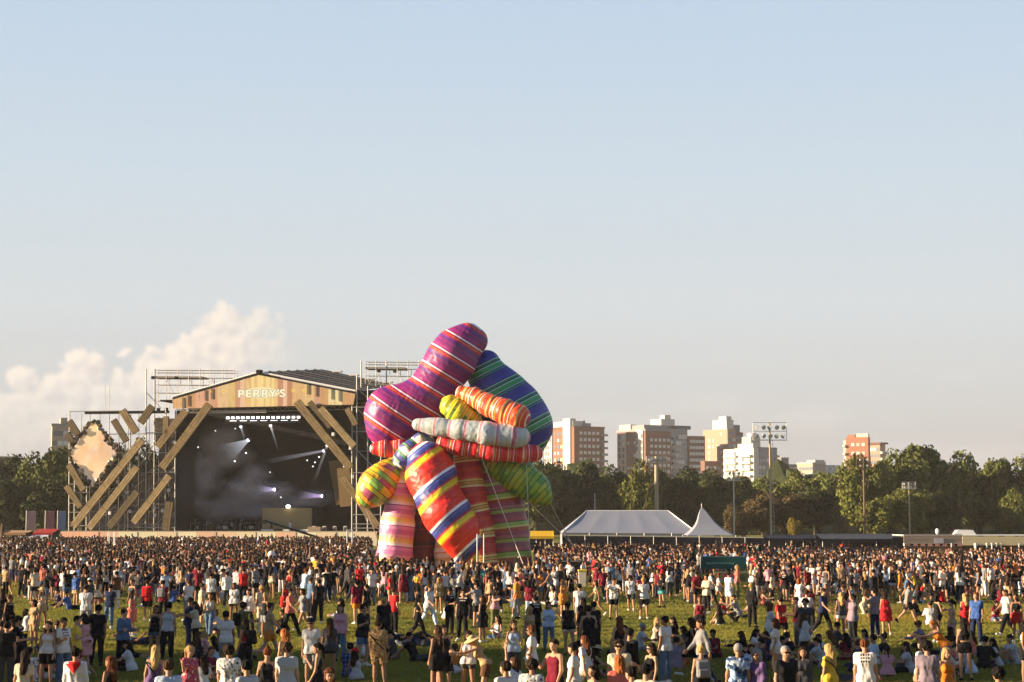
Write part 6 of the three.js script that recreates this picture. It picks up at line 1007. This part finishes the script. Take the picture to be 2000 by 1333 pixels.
// ---- the ones the photograph shows large enough to follow one by one: x, y of the head's top (px), pose, facing, sex, top:colour, bottom:colour, hair:colour, extras
const CAST = `
50 1272 stand b f tee:cream trous:black long:dark
158 1266 stand b m long:white trous:navy short:black scarf
218 1283 stand bl f tank:black shorts:black long:auburn
303 1262 stand b f tank:purple shorts:denim long:blonde strap
372 1262 face fr f tee:pinkfloral shorts:black tail:blonde
456 1261 stand b m loose:floral trous:black curly:dark
340 1290 stand b m tee:pale shorts:grey short:brown
402 1284 sitx b f tee:white trous:black long:dark
488 1290 easy bl m tee:silver trous:navy short:black
130 1207 easy fr m tee:print trous:denim short:dark
96 1214 stand f f tank:white shorts:black long:dark
153 1204 easy r m tee:yellow shorts:maroon short:black
171 1200 hug bl f dress:pink skirt:pink mid:black
192 1182 stand b m tee:black trous:black short:black
243 1190 fold fr m long:denim trous:black short:dark
305 1183 stand f f tank:black mini:denim mid:brown shades
329 1177 stand b m tank:silver trous:black short:black
371 1168 hug r m long:navy trous:navy short:black
386 1176 hug l f tee:cream trous:black long:brown
411 1158 walk f f crop:silver trous:denim long:brown
446 1194 stand b m tee:white shorts:grey short:black
489 1151 easy f f long:white trous:black mid:dark
459 1139 stand f f tee:white mini:black long:dark
193 1131 walk b f tee:cream mini:black long:brown
228 1117 stand b m tee:brown trous:white short:dark
262 1132 stand fl m tank:charcoal shorts:teal short:brown
292 1133 stand b m tee:red shorts:black short:dark redpack
322 1134 stand b m tee:maroon trous:black short:black greypack
369 1133 stand bl m tee:white shorts:grey short:brown
416 1120 stand b m tee:white trous:black short:black
446 1117 stand b m long:white trous:charcoal short:dark
397 1113 wave b f tee:white shorts:denim long:brown
115 1072 stand br m tee:white shorts:black short:dark
55 1190 sits br f tee:white trous:black long:dark
40 1204 fold r m tee:darkprint trous:black short:black
92 1240 crouch f f tee:charcoal trous:black long:black
18 1215 stand b m tee:black trous:charcoal short:black
240 1246 sitk r m long:black trous:black short:black
262 1252 sitx l f tee:white trous:black long:dark
283 1248 lie r m tee:navy trous:black short:dark
12 1150 stand b f dress:black skirt:black long:dark
86 1148 easy fr f tank:cream skirt:tan long:black straw
72 1172 stand fl f tee:tan shorts:khaki mid:black
100 1130 sitk fr m tee:denim trous:denim short:brown
120 1152 sitx fl f tee:navy trous:black tail:dark
140 1156 sitl r m tee:blue trous:black short:black
390 1235 sits r f tee:white shorts:black long:brown
425 1244 sitx bl f tank:pale trous:black long:dark
470 1240 sitk r m tee:charcoal trous:black short:black
410 1232 sitk l f tee:pink trous:denim mid:blonde
520 1266 stand b f tank:black shorts:black bun:auburn
567 1257 stand b m tee:silver trous:navy curly:brown
562 1229 stand bl f tank:tan skirt:brown long:ginger
613 1209 stand f m tee:white shorts:grey short:black cap,shades
623 1257 face l f tank:black shorts:black tail:black
653 1306 fold f f tee:tan shorts:black long:auburn band
684 1258 sitx b m tee:plaid trous:black short:black
708 1228 sits l f loose:bluedots shorts:white long:dark
744 1211 stand b m loose:brownfloral shorts:brownfloral buzz:brown strap
700 1134 stand bl m loose:maroon shorts:orange curly:black
668 1170 fold l f long:pale trous:teal mid:black cap
655 1218 sitk l m tee:teal trous:black short:black tealpack
718 1142 stand bl f tee:black mini:charcoal tail:dark
750 1158 stand b m tank:brown trous:black short:black
771 1149 stand br m tee:red trous:black short:brown
558 1136 stand fr f dress:red skirt:red long:brown
568 1150 walk r m tee:coral trous:black short:dark
514 1144 stand bl m tee:cream trous:cream short:blonde
528 1178 walk r m tee:tan shorts:orange short:brown
594 1150 walk fl f tee:grey mini:white mid:black
608 1128 stand br m long:denim trous:black short:brown
622 1132 stand b m tee:black trous:black short:black
575 1100 walk l f dress:red skirt:red long:dark
660 1074 wave b m tee:orange shorts:black short:dark
703 1102 fold f m tee:red trous:black short:brown redcap
762 1119 stand r f tee:red shorts:khaki tail:brown
803 1090 stand b m tank:coral trous:black short:black
776 1089 walk f f dress:blue skirt:blue mid:brown
838 1143 walk fr m loose:white trous:pale short:brown pack
858 1129 walk f f tee:khaki mini:black long:blonde
817 1162 walk r f crop:black trous:black long:black
878 1148 fold fr m tee:darkprint trous:black short:dark cap
903 1152 stand f m tee:darkprint trous:black curly:dark
932 1139 hug bl m tee:grey shorts:black short:dark
957 1126 walk br f tank:tan mini:black tail:dark
942 1164 stand bl f dress:black skirt:black long:brown
867 1221 face f f dress:black skirt:black mid:dark
853 1224 stand bl f tank:black shorts:black long:brown
913 1233 fold f f tank:white mini:charcoal long:dark shades
950 1244 bend l f tank:tan shorts:brown long:blonde straw
985 1292 stand bl m tee:white trous:black short:dark
972 1203 sits fl f tank:white trous:denim long:dark
1002 1212 fold f f tank:pale trous:charcoal long:brown
800 1242 lie r m tee:black trous:black short:black
830 1252 lie l f tee:charcoal trous:navy long:dark
812 1236 sitl r m tee:black trous:charcoal short:black
772 1232 sitx l m tee:charcoal trous:black short:black
1038 1222 stand l m tee:white trous:navy short:auburn shades
1034 1289 stand b m tee:floral trous:black curly:dark
1003 1284 wave bl f tee:bluedots shorts:black mid:brown
1084 1249 face fl m tank:maroon shorts:black short:dark
1120 1256 easy l m tee:white trous:denim short:black
1144 1243 walk bl f tee:white shorts:white long:auburn
1156 1300 stand fl f tank:black shorts:black mid:dark
1212 1250 stand f m tee:cream shorts:khaki curly:dark shades
1214 1281 stand b m tee:coral shorts:navy mid:ginger
1268 1257 easy fl f crop:black trous:black mid:dark shades
1236 1303 stand bl m tee:white trous:black short:black
1262 1298 stand br m long:cream trous:black short:black
1225 1228 stand br m long:black trous:black short:black pack
1279 1207 sits fr f tank:cream trous:mauve long:blonde
1297 1204 stand bl m tee:white trous:denim short:black
1321 1206 sitk l f long:black trous:black long:black
1318 1246 sitx b m loose:mauve trous:black short:black
1340 1224 sitk bl f tee:charcoal trous:black long:dark
1246 1218 sitx r m tee:silver trous:grey whitehair
1364 1164 stand f f tank:maroon skirt:black tail:brown
1371 1210 walk l m long:grey trous:navy short:dark
1366 1261 stand b f tank:black trous:black bun:blonde greypack
1437 1257 stand b m tee:tiedye trous:khaki buzz:grey
1477 1268 face fl f long:purple trous:black mid:grey shades
1396 1230 sitx fl m tee:maroon trous:black short:dark
1452 1234 sitk bl f long:black trous:black long:dark
1468 1228 sitx fr f tee:white trous:charcoal long:black
1486 1246 sits l m tee:charcoal trous:black short:black
1134 1141 stand b m tee:white shorts:grey short:black
1165 1134 walk l f crop:cream mini:olive mid:brown
1197 1130 hug f m tee:floral shorts:black short:brown
1232 1124 walk b m tee:white shorts:charcoal short:dark
1257 1129 easy b m tee:white shorts:black short:blonde
1292 1121 fold fl f tee:black skirt:teal long:auburn
1100 1131 stand fr f dress:orange skirt:orange mid:brown
1044 1164 stand bl m loose:darkprint trous:black short:black
1071 1176 fold f f long:pale trous:denim long:brown
1112 1176 stand b f tee:black mini:white tail:dark
1136 1168 stand bl f tee:black trous:charcoal long:dark
1160 1176 stand b m tee:black trous:black short:black
1033 1185 stand fr f tee:tan skirt:tan long:blonde
1338 1110 stand bl f tank:black mini:cream tail:brown
1361 1116 stand b m tee:maroon shorts:black short:brown maroonpack
1386 1115 walk r m tee:white trous:black short:black redpack
1402 1119 walk r f tee:silver mini:white mid:auburn
1423 1117 stand br m tee:pale shorts:white short:dark
1350 1108 stand l m loose:cream trous:grey whitehair
1415 1166 sitk l f tee:red shorts:white mid:dark
1440 1162 crouch l m tee:grey trous:black short:black
1465 1170 sitx l f tank:tan trous:black long:dark
1488 1150 sits r f tank:coral trous:black long:brown
1688 1249 stand b m tee:print trous:navy short:auburn
1535 1262 stand f m tee:black trous:charcoal buzz:grey shades
1560 1264 stand f f long:charcoal trous:black long:dark
1617 1258 stand bl f tee:yellow trous:khaki long:blonde strap
1574 1153 walk br m tee:white trous:olive short:brown
1604 1150 walk fr m tee:navy trous:black short:dark
1638 1158 stand b f tank:charcoal mini:white long:blonde
1705 1150 stand bl m tee:mauve trous:navy short:black
1728 1156 stand b f dress:red skirt:red mid:dark
1770 1139 stride r m tee:grey shorts:black short:dark
1683 1152 crouch fr f tank:cream trous:cream mid:brown
1657 1150 easy br f tank:pink shorts:denim long:brown
1884 1160 stand b f dress:red skirt:red long:blonde
1902 1158 stand fl m tee:blue trous:navy short:auburn
1856 1172 stand bl f tank:tan mini:pink tail:dark
1842 1213 bend l f tank:orange shorts:denim tail:ginger
1880 1208 stand b f crop:black mini:black long:black
1809 1254 stand b m tee:mauve trous:black curly:black
1796 1250 stand bl f tee:print shorts:grey mid:dark
1839 1266 stand f f tank:orange trous:denim mid:blonde
1940 1305 stand b m tee:black trous:black curly:black
1983 1160 stand fl f crop:black skirt:red long:dark
1962 1152 walk l m tee:white trous:black short:brown
1995 1214 stand fr f crop:white skirt:black long:black
1976 1240 sitk l m tee:silver trous:grey short:black
1890 1258 sitk bl f tee:pale trous:navy long:dark
1915 1244 sitx br m long:black trous:black short:black
1942 1248 sitk l f tee:silver trous:navy long:black
1540 1236 sitk bl m tee:black trous:black short:black
1570 1237 sitx br m tee:navy trous:black short:dark
1600 1246 sitk l f tee:silver trous:charcoal tail:black
1650 1238 sitx b f tee:maroon trous:black long:black
1664 1250 sitk r m tee:navy trous:black short:brown
1692 1230 sitx l f tee:blue trous:denim mid:dark
1704 1240 sits l m tee:pale trous:black short:black
1728 1262 sitk b f tee:pink trous:brown tail:dark
1756 1254 sitk r f tee:charcoal trous:black long:brown
1772 1256 sitx l f tee:silver trous:black long:dark
1788 1240 sitk r m long:black trous:black short:black
1515 1250 sits fr f tee:white trous:charcoal long:brown
1624 1216 sitx r m long:charcoal trous:black short:black
1668 1272 sitl l f tee:red trous:charcoal mid:black
1500 1178 walk r f tee:white trous:pale mid:auburn
1560 1130 walk br f tee:white trous:pale mid:ginger
1940 1174 sitx f f tee:maroon shorts:denim long:dark
1815 1176 sitx b m loose:white trous:charcoal short:brown
1790 1166 sitl r m tee:black trous:black short:dark`.trim().split('\n');
{
  const R = rng(4242);
  for (const row of CAST) {
    const [px, y, pose, face, sex, top, bot, hair, ex] = row.split(' '), [tk, tc] = top.split(':'), [bk, bc] = bot.split(':'), [hk, hc] = hair === 'whitehair' ? ['short', 'grey'] : hair.split(':');
    const h = (sex === 'f' ? 1.63 : 1.75) + (R() - 0.5) * 0.1, r = rig(pose, sex), d = distanceFor(+px, +y, r.top * h / 1.73);
    person({ px: +px, y: +y, d, pose, face, sex, top: tk, topC: tc, bot: bk, botC: bc, hair: hk, hairC: hc, skin: Math.floor(R() * R() * 5), h, extras: ex ? ex.split(',') : [], angle: FACE[face] + (R() - 0.5) * 0.5, shoe: R() < 0.55 ? 'white' : 'black' });
  }
}
// ---- the rest of the nearest three hundred, in loose knots across the middle of the field
const pickC = (R, list) => { let t = R() * list.reduce((s, a) => s + a[1], 0); for (const a of list) { t -= a[1]; if (t <= 0) return a[0]; } return list[0][0]; };
const TOPC = [['black', 42], ['white', 21], ['charcoal', 11], ['grey', 4], ['red', 7], ['maroon', 8], ['navy', 8], ['denim', 3], ['pale', 3], ['cream', 4], ['tan', 2], ['orange', 2], ['coral', 3], ['yellow', 1.5], ['pink', 3], ['mauve', 2], ['olive', 2], ['blue', 2], ['teal', 1], ['floral', 1.5], ['darkprint', 3], ['silver', 4]];
const BOTC = [['black', 44], ['denim', 15], ['navy', 12], ['charcoal', 12], ['grey', 5], ['khaki', 5], ['white', 6], ['olive', 3], ['tan', 3], ['pale', 4]];
{
  const R = rng(991), want = 322 - people.length - 3; let n = 0, tries = 0;
  while (n < want && tries++ < 40000) {
    const px = -20 + R() * 2040, d = 47 + R() * 48, knot = fbm(px * 0.007, d * 0.1, 3, 3);
    // open lawn: to the right and in the middle between the seated rows and the far crowd, and a gap beside the figure in brown
    let p = d < 61 ? 0.8 : px > 1100 ? smooth(84, 92, d) * 0.8 + (d < 64 ? 0.4 : 0.05) : px > 745 && px < 860 ? 0.12 : 0.6;
    if (d < 56 && px > 740 && px < 880) p = 0;
    if ((px > 1118 && px < 1156 && d > 70) || (px > 1360 && px < 1465 && d > 86)) p = 0;
    if (R() > p * clamp(0.5 + knot * 1.9)) continue;
    const pos = onGround(px, d); if (people.some((p) => p.o.position.distanceTo(pos) < 0.75)) continue;
    const sits = R() < (d < 62 ? 0.9 : px > 1470 ? 0.4 : 0.22), sex = R() < 0.52 ? 'f' : 'm';
    const pose = sits ? pickC(R, [['sitk', 3], ['sitx', 3], ['sits', 2], ['sitl', 1]]) : pickC(R, [['stand', 5], ['easy', 3], ['fold', 3], ['walk', 2], ['stride', 1.5], ['hug', 1], ['face', 1], ['hips', 0.7], ['wave', 0.7]]);
    const face = px < 1000 ? pickC(R, [['b', 6], ['bl', 3], ['br', 3], ['l', 1], ['r', 1.5], ['f', 1], ['fr', 1]]) : pickC(R, [['b', 3], ['bl', 4], ['l', 3], ['r', 2], ['fl', 2], ['f', 2], ['br', 1.5]]);
    const top = sex === 'f' ? pickC(R, [['tee', 4], ['tank', 4], ['crop', 2], ['long', 2], ['dress', sits ? 0 : 1.6]]) : pickC(R, [['tee', 7], ['loose', 2], ['tank', 1], ['long', 2]]);
    const bot = sex === 'f' ? pickC(R, [['trous', 4], ['mini', 3.5], ['shorts', 1], ['skirt', sits ? 0 : 1.5]]) : pickC(R, [['trous', 5], ['shorts', 4]]);
    const hair = sex === 'f' ? pickC(R, [['long', 6], ['mid', 3], ['tail', 3], ['bun', 1]]) : pickC(R, [['short', 7], ['curly', 1.5], ['buzz', 1]]);
    const ex = []; if (R() < 0.16 && !sits) ex.push(pickC(R, [['pack', 3], ['redpack', 1], ['greypack', 1], ['navypack', 1]])); if (R() < 0.08) ex.push(pickC(R, [['cap', 2], ['redcap', 1], ['whitecap', 2], ['straw', 0.7]])); else if (R() < 0.1) ex.push('shades');
    person({ px, y: 0, d, pose, face, sex, top, topC: pickC(R, TOPC), bot, botC: pickC(R, BOTC), hair, hairC: pickC(R, [['black', 4], ['dark', 6], ['brown', 4], ['auburn', 1.5], ['blonde', 1.5]]), skin: Math.floor(R() * R() * 5), h: (sex === 'f' ? 1.63 : 1.75) + (R() - 0.5) * 0.14, extras: ex, angle: FACE[face] + (R() - 0.5) * 0.7, shoe: R() < 0.5 ? 'white' : 'black' });
    n++;
  }
}
// ---- three performers and helpers on the stage
for (const [px, d, pose, face, topC, botC, y] of [[530, 286, 'fold', 'f', 'charcoal', 'black', 0], [566, 286, 'easy', 'f', 'white', 'white', 0], [452, 288, 'easy', 'fr', 'grey', 'black', 0]]) {
  const o = person({ px, d, pose, face, sex: 'm', top: 'tee', topC, bot: 'trous', botC, hair: 'short', hairC: 'dark', skin: 0, h: 1.8, extras: [], shoe: 'black' });
  o.position.y = at(519, 1041, 282).y; people[people.length - 1].where = topC === 'white' ? 'on the stage in front of the tan riser' : topC === 'charcoal' ? 'on the stage behind the crane arm' : 'among the microphone stands on the stage';
}
// ---- one label each, that nothing else carries
{
  const taken = new Set(), words_ = (s) => s.split(/\s+/).length, key = (s) => s.toLowerCase();
  const marks = [[885, 153, 'under the inflatable'], [1137, 112, 'by the yellow-lidded bin'], [1412, 128, 'by the teal counter']];
  for (const p of people) {
    const near = people.filter((q) => q !== p).map((q) => [q, q.o.position.distanceTo(p.o.position)]).sort((a, b) => a[1] - b[1]).slice(0, 14).map((a) => a[0]);
    const opts = [], ex = p.ex.length ? ' with ' + p.ex.join(' and ') : '';
    if (p.where) opts.push(`${p.base} ${p.where}`);
    opts.push(`${p.base}${ex} ${p.pose}`, `${p.base}${ex} ${p.pose} ${p.face}`);
    const main = opts.slice();
    const rel = near.map((q) => `${q.px < p.px ? 'right' : 'left'} of ${q.topW} wearer`);
    const behind = near.map((q) => `${q.d < p.d ? 'behind' : 'before'} ${q.topW} wearer`);
    for (const r of rel) opts.push(`${p.base}${ex}, ${p.pose}, ${r}`, `${p.base}${ex}, ${r}`);
    for (const r of behind) opts.push(`${p.base}${ex}, ${p.pose}, ${r}`, `${p.base}${ex}, ${r}`);
    opts.push(`${p.base} ${p.face}`); const l = opts.find((s) => words_(s) <= 16 && words_(s) >= 4 && !taken.has(key(s))) ?? opts.find((s) => words_(s) <= 16);
    taken.add(key(l)); tag(p.o, l, 'person', 'festival visitors on the field');
    if (p.where) p.o.userData.group = 'people on the stage';
  }
}
// ---- everyone farther off: the crowd, too many to count
{
  const R = rng(7), crowd = new THREE.Group(); crowd.name = 'crowd'; crowd.userData = { kind: 'stuff', label: 'dense far crowd filling the field up to the stage', category: 'crowd' }; scene.add(crowd);
  const types = [['stand', 'm', 'tee', 'trous', 'short'], ['easy', 'f', 'tank', 'mini', 'long'], ['fold', 'm', 'tee', 'shorts', 'short'], ['stand', 'f', 'tee', 'trous', 'long'], ['wave', 'm', 'tee', 'trous', 'curly'], ['walk', 'f', 'crop', 'shorts', 'tail'], ['hug', 'm', 'loose', 'trous', 'short'], ['easy', 'f', 'dress', 'skirt', 'mid'], ['sitk', 'f', 'tee', 'trous', 'long'], ['sitx', 'm', 'tee', 'trous', 'short'], ['stride', 'm', 'long', 'trous', 'short']];
  const spots = types.map(() => []), grid = new Map();
  const cellOf = (x, z) => Math.floor(x / 0.5) + ':' + Math.floor(z / 0.5);
  const reach = (px) => px < 735 ? 240 : px < 1040 ? 180 : px < 1500 ? 176 : px < 1770 ? 168 : 154;
  let count = 0;
  for (let k = 0; k < 66000 && count < 9000; k++) {
    const px = -70 + R() * 2140, u = R(), d = 90 + u * 153; if (d > reach(px)) continue;
    const knot = fbm(px * 0.007, d * 0.07, 8, 3), left = px < 760;
    let p = left ? lerp(0.16, 0.75, smooth(92, 140, d)) : px > 1440 ? lerp(0.2, 0.5, smooth(90, 125, d)) : lerp(0.1, 0.5, smooth(95, 135, d));
    p *= d / 243; p *= clamp(0.75 + knot * 1.5 * smooth(170, 110, d), 0.05, 1.3);
    if (px > 725 && px < 1045) { if (d > 114) continue; p = 0.22 * clamp(0.6 + knot * 2.2); }
    if (px > 1355 && px < 1470 && d > 96 && d < 133) continue;
    if (px > 1118 && px < 1156 && d < 112.6) continue;
    if (R() > p) continue;
    const pos = onGround(px, d), c = cellOf(pos.x, pos.z); if (grid.has(c) || people.some((q) => q.o.position.distanceToSquared(pos) < 0.5)) continue;
    grid.set(c, 1); count++;
    const far = d > 150, sit = R() < (far ? 0.02 : px > 1400 ? 0.3 : 0.12);
    const t = sit ? (R() < 0.5 ? 8 : 9) : pickC(R, [[0, 5], [1, 4], [2, 4], [3, 5], [4, left ? 0.8 : 0.3], [5, 2], [6, 2], [7, 1.6], [10, 2]]);
    spots[t].push([pos, (px < 1000 ? Math.PI + (R() - 0.5) * 1.4 : R() * 6.283), 0.88 + R() * 0.2]); if (far && R() < 0.012) { spots[8].push([pos.clone().add(v3(0, 1.28, 0)), Math.PI + R() - 0.5, 0.95]); }
  }
  const white_ = (m) => { const c = m.clone(); c.color.setRGB(1, 1, 1); return c; }, clothM = M({ color: 0xffffff, roughness: 0.9 }), skinM = white_(skinMats[0]), hairM = M({ color: 0xffffff, roughness: 0.6 });
  const hairC = [[[0.010, 0.008, 0.008], 5], [[0.022, 0.013, 0.009], 6], [[0.055, 0.028, 0.015], 4], [[0.12, 0.04, 0.018], 1.5], [[0.36, 0.22, 0.09], 0.8], [[0.7, 0.68, 0.62], 0.35]], skinC = [[[0.40, 0.23, 0.15], 4], [[0.36, 0.20, 0.12], 3], [[0.30, 0.155, 0.09], 2], [[0.48, 0.3, 0.21], 1.5]];
  const m4 = new THREE.Matrix4(), q = new THREE.Quaternion(), col = new THREE.Color(), mc = new THREE.Matrix4();
  types.forEach(([pose, sex, top, bot, hair], i) => {
    const list = spots[i]; if (!list.length) return; const r = rig(pose, sex);
    const layers = [['bodies', bodyGeo(r), skinM, () => pickC(R, skinC), null], ['hair', hairGeo[hair], hairM, () => pickC(R, hairC), r.HM], ['tops', garment(r, top), clothM, () => COL[pickC(R, TOPC)] ?? [0.3, 0.28, 0.28], null]];
    if (top !== 'dress') layers.push(['trousers', garment(r, bot), clothM, () => COL[pickC(R, BOTC)], null]);
    for (const [name, geo, mat, pick, local] of layers) {
      const im = new THREE.InstancedMesh(geo, mat, list.length); im.name = name; im.userData.kind = 'stuff'; im.castShadow = im.receiveShadow = true;
      list.forEach(([pos, a, s], k) => { m4.compose(pos, q.setFromAxisAngle(UPV, a), v3(s, s, s)); if (local) m4.multiply(mc.copy(local)); im.setMatrixAt(k, m4); const c = pick(); im.setColorAt(k, col.setRGB(...c)); });
      crowd.add(im);
    }
  });
  console.log('crowd', count, 'people', people.length);
}
scene.traverse((o) => { if (o.isMesh && o.name !== 'smoke' && o.name !== 'light_beam') { o.castShadow = true; o.receiveShadow = true; } });
renderer.render(scene, camera);
